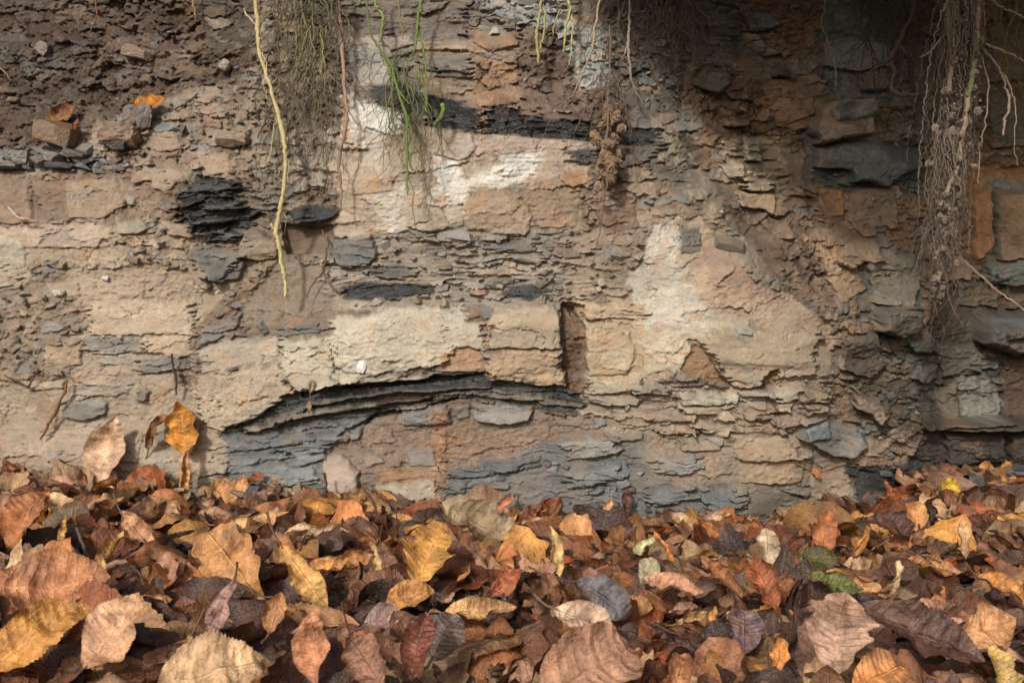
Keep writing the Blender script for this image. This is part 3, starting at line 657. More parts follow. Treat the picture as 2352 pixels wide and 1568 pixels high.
VERT = np.stack([VX, VY, VZ], -1).reshape(-1, 3)
VCOL = np.concatenate([colr, gloss[..., None]], -1).reshape(-1, 4)
ii, jj = np.meshgrid(np.arange(NU - 1), np.arange(NV - 1))
q0 = (jj * NU + ii).ravel()
QUAD = np.stack([q0, q0 + NU, q0 + NU + 1, q0 + 1], -1).astype(np.int32)
FID = pid.ravel()[QUAD].max(1)
order = np.argsort(FID, kind='stable'); FS = FID[order]; QS = QUAD[order]
bnd = np.searchsorted(FS, np.arange(0, len(piece_names) + 2))
gyx = np.gradient(np.stack([VX, VY, VZ], -1), axis=1); gyz = np.gradient(np.stack([VX, VY, VZ], -1), axis=0)
VNOR = np.cross(gyz, gyx).reshape(-1, 3); VNOR /= np.linalg.norm(VNOR, axis=1, keepdims=True) + 1e-12
if VNOR[:, 1].mean() > 0: VNOR = -VNOR
def sub(name, k, parent):
    f = QS[bnd[k]:bnd[k + 1]]
    if len(f) == 0: return None
    u, inv = np.unique(f.ravel(), return_inverse=True)
    o = new_mesh(name, VERT[u], inv.reshape(-1, 4), M_ROCK, parent, VCOL[u], smooth=True)
    o.data.normals_split_custom_set_from_vertices(VNOR[u].astype(np.float32))
    return o
rock = sub('rock_face', 0, None)
tag(rock, 'layered face of tan limestone and dark slate rising behind the leaf litter', 'rock face', kind='structure')
for k in range(1, len(piece_names) + 1):
    sub(piece_names[k], k, rock)

# ---- the face goes on beyond the picture
def side_face(cols, mirror_u):
    rows_ = np.arange(0, NV, 3); cols = np.asarray(cols)
    yb = YB[np.ix_(rows_, cols)]; u = 2 * mirror_u - UU[np.ix_(rows_, cols)]; v = VV[np.ix_(rows_, cols)]
    rl = relief[np.ix_(rows_, cols)]; yb = yb + 0.04 * fbm(u / 300, v / 200, 3, 84) * np.clip(np.abs(u - mirror_u) / 150, 0, 1)
    P_3 = np.stack([(u - 1176) * S * yb / D, yb - rl, ZC - (v - 784) * S * yb / D - np.clip(rl, 0, 0.03) * 0.35], -1)
    h_, w_ = u.shape; i, j = np.meshgrid(np.arange(w_ - 1), np.arange(h_ - 1)); q = (j * w_ + i).ravel()
    new_mesh('rock_flank', P_3.reshape(-1, 3), np.stack([q, q + w_, q + w_ + 1, q + 1], -1), M_ROCK, rock, colr[np.ix_(rows_, cols)].reshape(-1, 3), smooth=True)
side_face(np.arange(0, 640, 3), U1[0]); side_face(np.arange(NU - 1, NU - 500, -3), U1[-1])
def flank(name, u0, u1):
    us = np.linspace(u0, u1, 60); vs_ = np.linspace(-66, 1290, 60); a, b = np.meshgrid(us, vs_)
    edge = np.where(u0 < 1176, np.clip(a, -84, 0), np.clip(a, 2352, 2436))
    y = D - base_relief(edge.astype(np.float32), b.astype(np.float32)) + 0.014
    far = np.abs(a - edge)
    y = y + 0.05 * fbm(a / 300, b / 200, 4, 81) * np.clip(far / 60, 0, 1) + 0.012 * fbm(a / 60, b / 30, 3, 82)
    k = S * y / D
    V = np.stack([(a - 1176) * k, y, ZC - (b - 784) * k], -1).reshape(-1, 3)
    i, j = np.meshgrid(np.arange(59), np.arange(59)); q = (j * 60 + i).ravel()
    F = np.stack([q, q + 60, q + 61, q + 1], -1)
    c = lin((140, 116, 94)) * ALB * (1 + 0.3 * fbm(a / 120, b / 50, 4, 83)).reshape(-1, 1)
    return new_mesh(name, V, F, M_ROCK, rock, c, smooth=True)
flank('rock_flank', -1400, -4200); flank('rock_flank', 3500, 6500)

def soil_material(name, c1, c2):
    m, nt, N, L, P = mat_new(name)
    geo = N.new("ShaderNodeNewGeometry"); pos = geo.outputs["Position"]
    a = n_noise(N, L, pos, 9, 6, 0.7); b = n_noise(N, L, pos, 160, 4, 0.7)
    r = N.new("ShaderNodeValToRGB"); L.new(a, r.inputs[0])
    r.color_ramp.elements[0].color = (*c1, 1); r.color_ramp.elements[1].color = (*c2, 1)
    r.color_ramp.elements[0].position = 0.35; r.color_ramp.elements[1].position = 0.7
    L.new(n_mul(N, L, r.outputs[0], n_map(N, L, b, 0.3, 0.7, 0.6, 1.3)), P.inputs["Base Color"])
    P.inputs["Roughness"].default_value = 0.95
    L.new(n_bump(N, L, b, 0.8, 0.004), P.inputs["Normal"])
    return m
M_SOIL = soil_material("dark_earth", (0.022, 0.015, 0.011), (0.055, 0.039, 0.028))
M_BANK = soil_material("bank_earth", (0.06, 0.042, 0.03), (0.14, 0.10, 0.07))

# unseen bank above the face, added to shade the recess; it also holds the roots
def lip(x):
    return 0.015 + LIP * sstep(-0.02, 0.24, x)
LIP = 0.98  # reach of the lip, pushed forward so its shadow fills the recess
bx = np.linspace(-4.2, 4.2, 180)
rows = []
for t in np.linspace(0, 1, 26):
    yw = np.full_like(bx, D)
    for _ in range(5):
        uc = np.clip(bx / (S * yw / D) + 1176, -84, 2436).astype(np.float32)
        yw = D - base_relief(uc, np.full_like(uc, -66.0)) + 0.05
    zt = ZC + (784 + 62) * S * yw / D
    yl = np.minimum(yw - 0.02, D + 0.10 - lip(bx))
    if t < 0.45:
        k = t / 0.45; y = yw + (yl - yw) * k; z = zt + 0.012 + 0.03 * k - 0.10 * max(0, 1 - k / 0.085)
    elif t < 0.7:
        k = (t - 0.45) / 0.25; y = yl - 0.05 * math.sin(k * math.pi) + 0.10 * k * k; z = zt + 0.042 + 0.34 * k
    else:
        k = (t - 0.7) / 0.3; y = yl + 0.10 + 7 * k * k; z = zt + 0.382 + 1.6 * k
    n = 0.05 * fbm(bx * 3, np.full_like(bx, t * 9), 4, 90)
    rows.append(np.stack([bx, y + n * (0.2 + t), z + np.abs(n) * 0.6], -1))
BV = np.concatenate(rows); nb = len(bx)
i, j = np.meshgrid(np.arange(nb - 1), np.arange(25)); q = (j * nb + i).ravel()
bank = new_mesh('shade_bank', BV, np.stack([q, q + 1, q + nb + 1, q + nb], -1), M_BANK, smooth=True)
tag(bank, 'unseen earth bank added above the rock face to shade the recess, holding the roots', 'bank', kind='structure')

# ------------------------------------------------------------------ ground
def litter_z(x, y):
    x = np.asarray(x, np.float32); y = np.asarray(y, np.float32)
    z = 0.010 + 0.042 * np.exp(-((x + 0.75) / 0.36) ** 2) * sstep(1.0, 1.5, y) + 0.010 * np.exp(-((x + 0.35) / 0.2) ** 2) * sstep(1.2, 1.5, y)
    z = z + 0.010 * fbm(x * 5, y * 5, 3, 95) + 0.014 * np.exp(-((x + 0.45) / 0.25) ** 2) * np.exp(-((y - 0.85) / 0.2) ** 2)
    z = z - 0.020 * sstep(1.15, 1.45, y) * sstep(-0.45, 0.0, x) * sstep(0.62, 0.45, x)
    z = z + 0.022 * fbm(x * 8, y * 3, 3, 94) * sstep(1.25, 1.45, y)
    z = z + 0.03 * sstep(1.52, 1.75, y) - 0.012 * np.exp(-((x - 0.15) / 0.22) ** 2) * sstep(1.2, 1.5, y)
    return z
gx = np.concatenate([-np.geomspace(60, 1.4, 14), np.linspace(-1.3, 1.3, 131), np.geomspace(1.4, 60, 14)])
gy = np.concatenate([-np.geomspace(60, 0.2, 16), np.linspace(-0.1, 2.1, 111), np.geomspace(2.3, 8, 8)])
A_, B_ = np.meshgrid(gx, gy)
GZ = (litter_z(A_, B_) - 0.004 + 0.05 * fbm(A_ * 0.7, B_ * 0.7, 3, 96) * np.clip((np.hypot(A_, B_ - 1) - 1.4) / 2, 0, 1))
i, j = np.meshgrid(np.arange(len(gx) - 1), np.arange(len(gy) - 1)); q = (j * len(gx) + i).ravel()
ground = new_mesh('ground', np.stack([A_, B_, GZ], -1).reshape(-1, 3), np.stack([q, q + 1, q + len(gx) + 1, q + len(gx)], -1), M_SOIL, smooth=True)
tag(ground, 'dark damp earth under the fallen leaves', 'ground', kind='structure')

# ------------------------------------------------------------------ loose stones
def stone_mesh(name, c, size, seed, box=0.45, mat=None, parent=None, col=None, rough=0.22, loc=(0, 0, 0), rot=(0, 0, 0)):
    """angular stone: a rounded box cut by random planes"""
    r = np.random.default_rng(seed)
    nn = 12
    g1 = np.linspace(-1, 1, nn + 1); ga, gb = np.meshgrid(g1, g1); one = np.ones_like(ga)
    Vs, Fs, off = [], [], 0
    ii_, jj_ = np.meshgrid(np.arange(nn), np.arange(nn)); q = (jj_ * (nn + 1) + ii_).ravel(); Q = np.stack([q, q + 1, q + nn + 2, q + nn + 1], -1)
    for axn in range(3):
        for sg in (-1, 1):
            p_ = [ga * sg, gb]; p_.insert(axn, one * sg) if axn != 1 else p_.insert(1, one * -sg)
            Vs.append(np.stack(p_, -1).reshape(-1, 3)); Fs.append(Q + off); off += (nn + 1) ** 2
    C0 = np.concatenate(Vs); F = np.concatenate(Fs)
    nrm_ = C0 / np.linalg.norm(C0, axis=1, keepdims=True)
    V = C0 * (1 - box) + nrm_ * box * 1.25
    for _ in range(6):
        nr = r.normal(size=3); nr /= np.linalg.norm(nr); dd = r.uniform(0.85, 1.15)
        k = V @ nr - dd; V = V - np.where(k > 0, k, 0)[:, None] * nr
    so = seed % 97
    rn = fbm(V[:, 0] * 1.6 + so, V[:, 1] * 1.6 + V[:, 2] * 2.3, 4, 97, 0.6)
    V = V * (1 + rough * rn)[:, None]
    V = V * np.array(size) * 0.5
    cc = lin(c) * ALB * (1 + 0.35 * fbm(nrm_[:, 0] * 4 + so, nrm_[:, 2] * 6 + nrm_[:, 1] * 3, 4, 98))[:, None]
    o = new_mesh(name, V, F, M_ROCK, parent, cc, smooth=False)
    o.location = loc; o.rotation_euler = rot
    return o
def px(n, y): return n * S * y / D
def put_stone(name, u0, v0, u1, v1, c, label, depth=0.03, box=0.35, rot=(0, 0, 0), out=0.012, seed=1, cat='stone', group=None):
    rg = 0.05 if box < 0.2 else 0.18
    u, v = (u0 + u1) / 2, (v0 + v1) / 2
    y = wall_y(u, v) - out * 0.6; p = at(u, v, y); c = np.array(c) * 0.55 + np.array((112, 92, 76)) * 0.38 if not name.startswith('calc') else c
    o = stone_mesh(name, c, (px(u1 - u0, y), depth, px(v1 - v0, y)), seed, box, loc=p, rot=rot, rough=rg)
    return tag(o, label, cat, group)
G1 = 'loose stones on the ledge'
put_stone('loose_stone', 92, 280, 172, 336, (150,122,96), 'brick-shaped tan stone with a flat grey top on the upper ledge', 0.05, 0.16, (0.12, 0.10, -0.1), 0.03, 3, group=G1)
put_stone('loose_stone', 283, 236, 316, 288, (134,128,126), 'upright grey stone under the orange leaf on the ledge', 0.02, 0.4, (0.1, 0.2, 0.1), 0.02, 4, group=G1)
put_stone('loose_stone', 312, 242, 350, 292, (148,146,146), 'pale blue-grey angular stone with white corner below the orange leaf', 0.022, 0.3, (0.2, -0.1, 0.2), 0.028, 5, group=G1)
put_stone('loose_stone', 236, 288, 322, 338, (168,144,120), 'large rounded tan stone between the brick-shaped stone and the grey ones', 0.05, 0.5, (0.1, 0.1, 0), 0.012, 6, group=G1)
put_stone('slate_chip', 246, 326, 290, 346, (56,58,60), 'black slate chip under the large rounded tan stone', 0.03, 0.3, (0, 0.08, 0.1), 0.028, 7, group=G1)
put_stone('loose_stone', 28, 348, 72, 380, (146,148,142), 'grey-green flat stone in the row of chips, second from the picture edge', 0.03, 0.4, (0, 0.1, 0), 0.015, 8, group=G1)
put_stone('loose_stone', -20, 372, 46, 388, (140,144,142), 'thin pale grey slab at the picture edge below the ledge', 0.03, 0.3, (0, 0, 0), 0.02, 9, group=G1)
put_stone('loose_stone', 78, 360, 112, 384, (132,126,122), 'small grey angular stone between two pale ones on the ledge', 0.03, 0.4, (0, -0.15, 0), 0.018, 10, group=G1)
put_stone('loose_stone', 108, 352, 146, 376, (150,150,148), 'light grey faceted stone on the ledge below the brick-shaped stone', 0.03, 0.35, (0, 0.2, 0), 0.018, 12, group=G1)
put_stone('slate_chip', 110, 374, 170, 388, (84,86,88), 'long dark slate chip lying along the lower edge of the ledge', 0.03, 0.3, (0, 0.06, 0), 0.02, 13, group=G1)
put_stone('slate_chip', 150, 345, 200, 366, (96,92,90), 'dark grey split chip right below the brick-shaped stone corner', 0.03, 0.35, (0, 0.2, 0), 0.016, 14, group=G1)
put_stone('loose_stone', 504, 138, 528, 162, (206,200,192), 'single white pebble on the brown soil left of the long stem', 0.016, 0.7, (0, 0.4, 0), 0.008, 15)
put_stone('loose_stone', 86, 100, 116, 128, (150,144,134), 'pale triangular stone in the dark soil near the picture corner', 0.02, 0.4, (0, 0.6, 0), 0.008, 17)
put_stone('loose_stone', 282, 108, 350, 138, (160,142,120), 'flat light tan stone lying in the red-brown soil slope', 0.03, 0.4, (0, 0.25, 0), 0.010, 18)
put_stone('loose_stone', 20, 224, 46, 236, (160,142,110), 'small yellowish chip in dark soil at the picture edge', 0.02, 0.4, (0, 0, 0), 0.008, 19)
put_stone('loose_stone', 500, 305, 570, 338, (186,166,142), 'cream stone with white lower edge beside the long stem', 0.03, 0.45, (0, 0.1, 0), 0.008, 21)
put_stone('calcite_chip', 820, 830, 840, 856, (222,216,212), 'small bright white chip stuck on the pale thick bed', 0.008, 0.6, (0, 0.3, 0), 0.001, 22)
put_stone('calcite_chip', 235, 634, 250, 646, (206,198,190), 'tiny white chip in a joint of the tan rock', 0.010, 0.6, (0, 0, 0), 0.005, 23)
put_stone('calcite_chip', 124, 664, 148, 678, (196,186,172), 'white flake lying on a tan block left of the slate lens', 0.012, 0.4, (0, 0.1, 0), 0.006, 24)

# loose flakes sticking out of the shaly parts, too small to name singly
def flakes(name, spots, parent):
    Vs, Fs, Cs, off = [], [], [], 0
    r = np.random.default_rng(5)
    for (u, v, w, h, c) in spots:
        y = wall_y(u, v); p = at(u, v, y - 0.003)
        n = 6; ang = np.sort(r.uniform(0, 2 * math.pi, n)); rad = r.uniform(0.7, 1.0, n)
        ox = np.cos(ang) * rad * px(w, y) / 2; oz = np.sin(ang) * rad * px(h, y) / 2; th = r.uniform(0.002, 0.006)
        front = np.stack([ox, np.full(n, -th), oz], -1); back = np.stack([ox * 1.1, np.full(n, 0.012), oz * 1.1], -1)
        q = Matrix.Rotation(r.normal(0, 0.35), 3, 'X') @ Matrix.Rotation(r.normal(0, 0.25), 3, 'Z') @ Matrix.Rotation(r.normal(0, 0.15), 3, 'Y')
        V = np.concatenate([front, back, [[0, -th * 1.25, 0]]]) @ np.array(q).T + p
        F = [(off + 2 * n, off + (k + 1) % n, off + k) for k in range(n)]
        for k in range(n):
            k2 = (k + 1) % n; F += [(off + k, off + k2, off + n + k2), (off + k, off + n + k2, off + n + k)]
        Vs.append(V); Fs += F; Cs.append(np.tile(c, (len(V), 1))); off += len(V)
    o = new_mesh(name, np.concatenate(Vs), np.array(Fs), M_ROCK, parent, np.concatenate(Cs), smooth=False)
    o["kind"] = "stuff"; return o
sp = []
rf = np.random.default_rng(21)
REG = [((180,190,640,420), 130, 14, 1.0), ((0,340,320,395), 60, 20, 1.0), ((0,0,600,250), 60, 13, 0.95), ((1060,0,1320,90), 70, 20, 1.1), ((1400,0,1560,260), 90, 13, 1.15),
       ((560,30,820,420), 130, 15, 1.0), ((740,540,1290,700), 150, 22, 0.95), ((1340,880,1900,1010), 80, 22, 1.0), ((1290,420,1500,700), 80, 16, 1.0), ((0,520,440,900), 120, 15, 1.0),
       ((430,600,640,850), 70, 16, 1.0), ((1600,0,2352,1100), 330, 20, 1.0), ((1000,1050,1720,1180), 90, 22, 1.0), ((1190,90,1420,330), 80, 13, 1.0)]
for (x0, y0, x1, y1), n, sz, k in REG:
    for _ in range(n):
        u = rf.uniform(x0, x1); v = rf.uniform(y0, y1); w = sz * rf.lognormal(0, 0.45)
        ci_ = int(np.clip(round((u - U1[0]) / STEP), 0, NU - 1)); cj_ = int(np.clip(round((v - V1[0]) / STEP), 0, NV - 1))
        if wgt[cj_, ci_, 0] > 0.4 or (pid[cj_, ci_] > 0 and pid[cj_, ci_] <= N_TRACED): continue
        c = np.clip(wall_col(u, v) * rf.uniform(0.8, 1.25) * k, 0.01, 0.8)
        if rf.random() < 0.12: c = lin((150,146,138)) * ALB * rf.uniform(0.6, 1.0)
        sp.append((u, v, w, w * rf.uniform(0.3, 0.7), c))
flakes('rock_flakes', sp, rock)

# ------------------------------------------------------------------ roots
def root_material():
    m, nt, N, L, P = mat_new("root_bark")
    a_ = N.new("ShaderNodeAttribute"); a_.attribute_name = "Col"
    geo = N.new("ShaderNodeNewGeometry"); pos = geo.outputs["Position"]
    a = n_noise(N, L, pos, 220, 4, 0.7); b = n_noise(N, L, pos, 900, 3, 0.7)
    f = n_math(N, L, 'ADD', n_map(N, L, a, 0.3, 0.7, 0.65, 1.2), n_map(N, L, b, 0.3, 0.7, -0.15, 0.15))
    L.new(n_mul(N, L, a_.outputs["Color"], f), P.inputs["Base Color"]); P.inputs["Roughness"].default_value = 0.8
    L.new(n_bump(N, L, b, 0.6, 0.001), P.inputs["Normal"])
    return m
M_ROOT = root_material()
RNG = np.random.default_rng(99)
def tube_geo(pts, rad, sides=7, sub=5, wig=0.0, c0=(120,100,80), c1=None, rng=RNG):
    pts = np.array(pts, float); rad = np.array(rad, float); n = len(pts)
    P2, R2, T2 = [], [], []
    for k in range(n - 1):
        p0, p1, p2, p3 = pts[max(k - 1, 0)], pts[k], pts[k + 1], pts[min(k + 2, n - 1)]
        for q in range(sub):
            t = q / sub
            P2.append(0.5 * ((2 * p1) + (-p0 + p2) * t + (2 * p0 - 5 * p1 + 4 * p2 - p3) * t * t + (-p0 + 3 * p1 - 3 * p2 + p3) * t ** 3))
            R2.append(rad[k] * (1 - t) + rad[k + 1] * t); T2.append((k + t) / (n - 1))
    P2.append(pts[-1]); R2.append(rad[-1]); T2.append(1.0)
    P2 = np.array(P2); R2 = np.array(R2); T2 = np.array(T2); N_ = len(P2)
    if wig: P2[1:] += rng.normal(0, wig, (N_ - 1, 3))
    R2 = R2 * (1 + 0.14 * rng.normal(size=N_)).clip(0.7, 1.4)
    tg = np.gradient(P2, axis=0); tg /= np.linalg.norm(tg, axis=1, keepdims=True) + 1e-12
    ref = np.array((0.31, 0.9, 0.2)); e1 = np.cross(tg, ref); e1 /= np.linalg.norm(e1, axis=1, keepdims=True) + 1e-12; e2 = np.cross(tg, e1)
    an = np.linspace(0, 2 * math.pi, sides, endpoint=False)
    V = P2[:, None] + R2[:, None, None] * (np.cos(an)[None, :, None] * e1[:, None] + np.sin(an)[None, :, None] * e2[:, None])
    V = V.reshape(-1, 3)
    i, j = np.meshgrid(np.arange(sides), np.arange(N_ - 1)); q = (j * sides + i).ravel(); q1 = (j * sides + (i + 1) % sides).ravel()
    F = np.stack([q, q1, q1 + sides, q + sides], -1)
    a = lin(c0) * ALB; b = lin(c1 if c1 is not None else c0) * ALB
    C = np.repeat(a[None] * (1 - T2[:, None]) + b[None] * T2[:, None], sides, 0)
    return V, F, C
def join(parts):
    Vs, Fs, Cs, off = [], [], [], 0
    for V, F, C in parts: Vs.append(V); Fs.append(F + off); Cs.append(C); off += len(V)
    return np.concatenate(Vs), np.concatenate(Fs), np.concatenate(Cs)
def root(name, path, c0, c1=None, out=0.05, parent=None, wig=0.0008, sides=7, ybase=None):
    """path: (u, v, radius in layout units); out: distance in front of the face"""
    P3, R3 = [], []
    for k, q in enumerate(path):
        u, v, r = q[:3]; o = q[3] if len(q) > 3 else out
        y = (ybase if ybase is not None else wall_y(u, max(v, -50))) - o
        P3.append((u, v, y)); R3.append(px(r, y))
    ys = np.array([p[2] for p in P3])
    if len(ys) > 2:                                   # hang smoothly: do not follow every step of the rock
        for _ in range(3): ys[1:-1] = np.minimum(ys[1:-1], 0.25 * ys[:-2] + 0.5 * ys[1:-1] + 0.25 * ys[2:])
    pts = [at(u, v, y) for (u, v, _), y in zip(P3, ys)]
    V, F, C = tube_geo(pts, R3, sides, 6, wig, c0, c1)
    return new_mesh(name, V, F, M_ROOT, parent, C, smooth=True), pts
def root_thing(name, path, c0, c1, label, cat='root', out=0.05, group='roots hanging from the bank', branches=(), **k):
    o, pts = root(name, path, c0, c1, out, **k)
    tag(o, label, cat, group)
    for b in branches:
        ch, _ = root('side_root', b, c0, c1, out, o, **k)
    return o

root_thing('hanging_root', [(575,-90,4.5),(586,0,4.5),(592,60,4.9),(594,110,4.9),(618,190,4.9),(638,260,4.9),(654,330,5.3),(656,380,5.3),(648,450,4.9),(640,500,4.9),(634,530,6.1),(641,560,4.9),(648,610,4.9),(655,650,4.1),(656,684,3.3)],
           (190,168,124), (196,186,128), 'longest bare root, straight and yellow-green, hanging down to a broken tip', out=0.06,
           branches=[[(638,528,4),(628,522,3.5),(624,512,2)],[(592,60,2.5),(572,40,2),(560,22,1.5)],[(600,120,1.6),(612,150,1.4),(606,190,1.1),(614,230,.8)],[(640,270,1.6),(628,300,1.3),(624,340,1),(618,372,.7)],[(654,350,1.5),(664,380,1.2),(660,410,.9)],[(644,470,1.5),(656,500,1.1),(654,540,.8)],[(592,40,1.6),(602,70,1.3),(600,100,.9)]])
root_thing('hanging_root', [(770,-90,4.5),(777,0,4.5),(782,60,4.5),(787,130,4.5),(792,200,4.5),(797,260,4.5),(793,300,4),(784,340,4),(778,380,3.5),(784,430,3),(782,480,2)],
           (166,132,112), (140,118,98), 'slender pinkish-brown root hanging beside the fine root mat', out=0.05)
root_thing('hanging_root', [(435,-90,3),(440,-10,3),(447,22,2.5),(450,45,1.5)], (170,140,100), (110,90,70), 'short pale root tip poking in at the top over the soil slope', out=0.03)
root_thing('hanging_root', [(1245,-90,4),(1244,0,4),(1238,40,3.5),(1232,80,3.5),(1236,120,3.5),(1235,148,2)], (158,154,110), (164,158,100), 'pale green root with a blunt tip in front of white rock', out=0.05,
           branches=[[(1244,5,2.5),(1252,40,2.5),(1246,90,2.5),(1236,118,2)]])
root_thing('hanging_root', [(1308,-90,3.5),(1306,0,3.5),(1310,20,3.5),(1300,60,3),(1298,90,3),(1294,118,1.5)], (172,164,118), (168,172,110), 'forked pale green root beside the blunt-tipped one', out=0.05,
           branches=[[(1308,20,3),(1316,50,2.6),(1314,90,2),(1308,150,1.2)],[(1304,25,2),(1285,28,1.5),(1272,60,1.5),(1270,82,1)]])
root_thing('hanging_root', [(1388,-90,3),(1378,0,3),(1368,60,3),(1360,110,3),(1345,150,2.5),(1330,190,2),(1312,222,1.5)], (176,158,128), (150,130,108), 'thin straw-coloured root slanting to the left above the black slate', out=0.06)
root_thing('hanging_root', [(1440,-90,3),(1446,0,3),(1446,60,3),(1443,110,3),(1448,170,2.5),(1460,210,2),(1480,242,1.2)], (168,154,138), (130,114,98), 'grey root bending right below its fork above the black slate', out=0.06,
           branches=[[(1444,90,2.2),(1436,118,2),(1424,140,1.2)]])
root_thing('hanging_root', [(1880,-90,2),(1895,10,2.2),(1885,50,2.2),(1900,90,2),(1914,140,2),(1920,170,2),(1920,202,1.2)], (150,130,108), (176,160,140), 'thin pale root hanging alone before the dark recess', out=0.05)
root_thing('hanging_root', [(2110,-60,6),(2095,30,6),(2075,70,6),(2060,105,6.5),(2044,135,6),(2056,165,5),(2048,190,5),(2050,205,5),(2072,218,4.5),(2110,216,4),(2136,210,3)],
           (110,92,74), (128,112,94), 'gnarled grey root bending into a hook in the dark recess', out=0.09,
           branches=[[(2048,135,3),(2020,150,2.5),(1995,170,2),(1970,210,1.5),(1952,220,1)],[(2052,168,2.5),(2030,180,1.8),(2020,198,1.2)],[(2062,100,2.5),(2080,118,2),(2096,128,1.2)]])
root_thing('hanging_root', [(2190,590,3.5,0.20),(2215,600,3.2,0.2),(2240,622,3.2,0.2),(2270,650,3,0.2),(2300,675,2.5,0.2),(2330,695,2.2,0.2),(2356,712,1.6,0.2)], (140,118,96), (160,140,118),
           'thin root slanting down from the tip of the big root mass', out=0.2)
root_thing('hanging_root', [(740,530,2.2),(752,560,2.5),(748,600,3),(742,625,3),(728,640,2),(712,662,1.5),(704,690,1)], (112,88,66), (90,70,54), 'dark forked rootlet on the rock below the fine root mat', out=0.02,
           branches=[[(742,625,2),(752,645,1.6),(766,662,1.2),(786,678,1)]])
root_thing('hanging_root', [(214,-40,2),(222,20,1.8),(218,50,1.6),(206,74,1)], (140,88,60), (120,80,60), 'thin reddish rootlet at the top over the soil slope', out=0.02)
root_thing('hanging_root', [(-10,150,2),(10,165,1.8),(24,182,1.4)], (150,120,100), None, 'short thin rootlet at the picture edge on dark soil', out=0.015)
root_thing('hanging_root', [(20,478,3.5,0.02),(45,500,4,0.025),(88,510,2,0.02)], (190,166,148), None, 'short pinkish root stub curving over a brown block', out=0.02)
root_thing('hanging_root', [(1000,285,6,0.05),(1012,270,5.5,0.05),(1018,252,5,0.055),(1016,240,5,0.06)], (86,84,66), (120,150,40), 'curved stub of root with a mossy green tip by black slate', out=0.05)

def cluster(name, label, base_u, base_v, cat='root cluster', group='roots hanging from the bank'):
    y = wall_y(base_u, max(base_v, -50)) - 0.06
    e = empty(name, at(base_u, base_v, y)); tag(e, label, cat, group); return e
def to_child(o, e):
    o.data.transform(Matrix.Translation(-e.location)); o.parent = e; return o
def strands(e, n, u0, u1, v0, v1, rad, c0, c1, out, drift=0, seed=1, spread=0.02, name='root_strand', joined=False, wigu=8, lenvar=0.5, wig=0.0006):
    r = np.random.default_rng(seed); acc = []
    for k in range(n):
        us = r.uniform(u0, u1); L = (v1 - v0) * r.uniform(1 - lenvar, 1); m = max(5, int(L / 22))
        path = []; uu = us; du = 0
        yb = wall_y(np.clip(us, 0, 2350), max(v0, 0)) - out + r.uniform(-spread, spread)
        yw = [wall_y(np.clip(us, 0, 2350), v0 + L * t) for t in (0.25, 0.5, 0.75, 1.0)]
        yb = min(yb, min(yw) - 0.006)
        pts, rr = [], []
        for q in range(m + 1):
            t = q / m; du = 0.55 * du + r.normal(0, wigu * 0.75); uu += du + drift * L / m / 100
            yq = yb + r.normal(0, 0.002)
            pts.append(at(uu, v0 + L * t, yq)); rr.append(px(rad * r.uniform(0.7, 1.1) * (1 - 0.65 * t), yb))
        jit_ = r.uniform(0.75, 1.2)
        acc.append(tube_geo(pts, rr, 5 if joined else 6, 4, wig, np.array(c0) * jit_, np.array(c1) * jit_, r))
    if joined:
        o = new_mesh(name, *join(acc)[:2], M_ROOT, None, join(acc)[2], smooth=True); o["kind"] = "stuff"; return to_child(o, e)
    for V, F, C in acc: to_child(new_mesh(name, V, F, M_ROOT, None, C, smooth=True), e)

# fine olive-brown root mat
e = cluster('root_mat', 'mat of fine olive-brown rootlets hanging between the two long bare roots', 690, -60)
strands(e, 16, 655, 765, -60, 470, 2.3, (104,100,66), (122,106,82), 0.05, -4, 31, 0.02)
strands(e, 10, 690, 760, 60, 440, 1.9, (122,124,74), (128,110,86), 0.05, -8, 32, 0.02)
strands(e, 55, 625, 775, -60, 330, 1.15, (104,98,74), (112,96,76), 0.045, -2, 33, 0.025, 'fine_rootlets', True, 15, 0.6, 0.0012)
strands(e, 40, 660, 780, 180, 480, 0.95, (116,104,84), (120,100,82), 0.04, -6, 34, 0.02, 'fine_rootlets', True, 15)
# moss-green roots
e = cluster('mossy_root', 'bright moss-green branching root hanging in front of the white bed', 900, -60)
GRN, GRN2 = (104,124,48), (104,110,64)
def rc(path, c0, c1, out=0.06, name='root_strand', wig=0.0008):
    o, _ = root(name, path, c0, c1, out, wig=wig); to_child(o, e)
rc([(800,20,1.44),(812,18,1.80),(826,8,1.80),(840,-20,1.80)], GRN, GRN)
rc([(858,-60,3.60),(862,5,3.60),(872,24,3.96),(880,40,3.60),(876,80,2.88),(872,100,2.16)], (140,146,90), GRN)
rc([(840,-60,2.16),(848,60,2.52),(870,110,2.88),(895,145,3.24),(905,175,3.24),(918,220,3.24),(932,265,3.24),(936,300,3.60),(934,340,3.96),(936,370,3.24),(934,410,2.52),(936,450,1.44)], GRN2, GRN)
rc([(974,-60,2.88),(968,0,3.60),(962,40,3.96),(958,70,3.60),(954,100,2.52),(944,140,2.16)], GRN, GRN)
rc([(962,60,2.52),(972,110,2.52),(978,160,2.52),(980,220,2.16),(978,260,1.80)], GRN, (110,120,60))
rc([(910,-60,1.80),(916,10,2.16),(918,40,1.80),(924,90,0.86)], GRN, (140,120,90))
rc([(870,105,2.16),(884,140,1.80),(905,185,2.16),(922,215,1.80),(940,240,1.44)], GRN, GRN)
rc([(905,180,1.80),(900,220,1.44),(908,262,1.44),(920,275,1.08)], GRN2, GRN2)
rc([(934,262,2.16),(944,300,1.87),(950,340,1.80),(940,380,2.16),(962,400,1.58),(985,440,1.15),(1000,470,0.72)], GRN, (120,112,84))
rc([(936,370,2.16),(950,352,1.73),(968,346,1.44)], GRN, GRN)
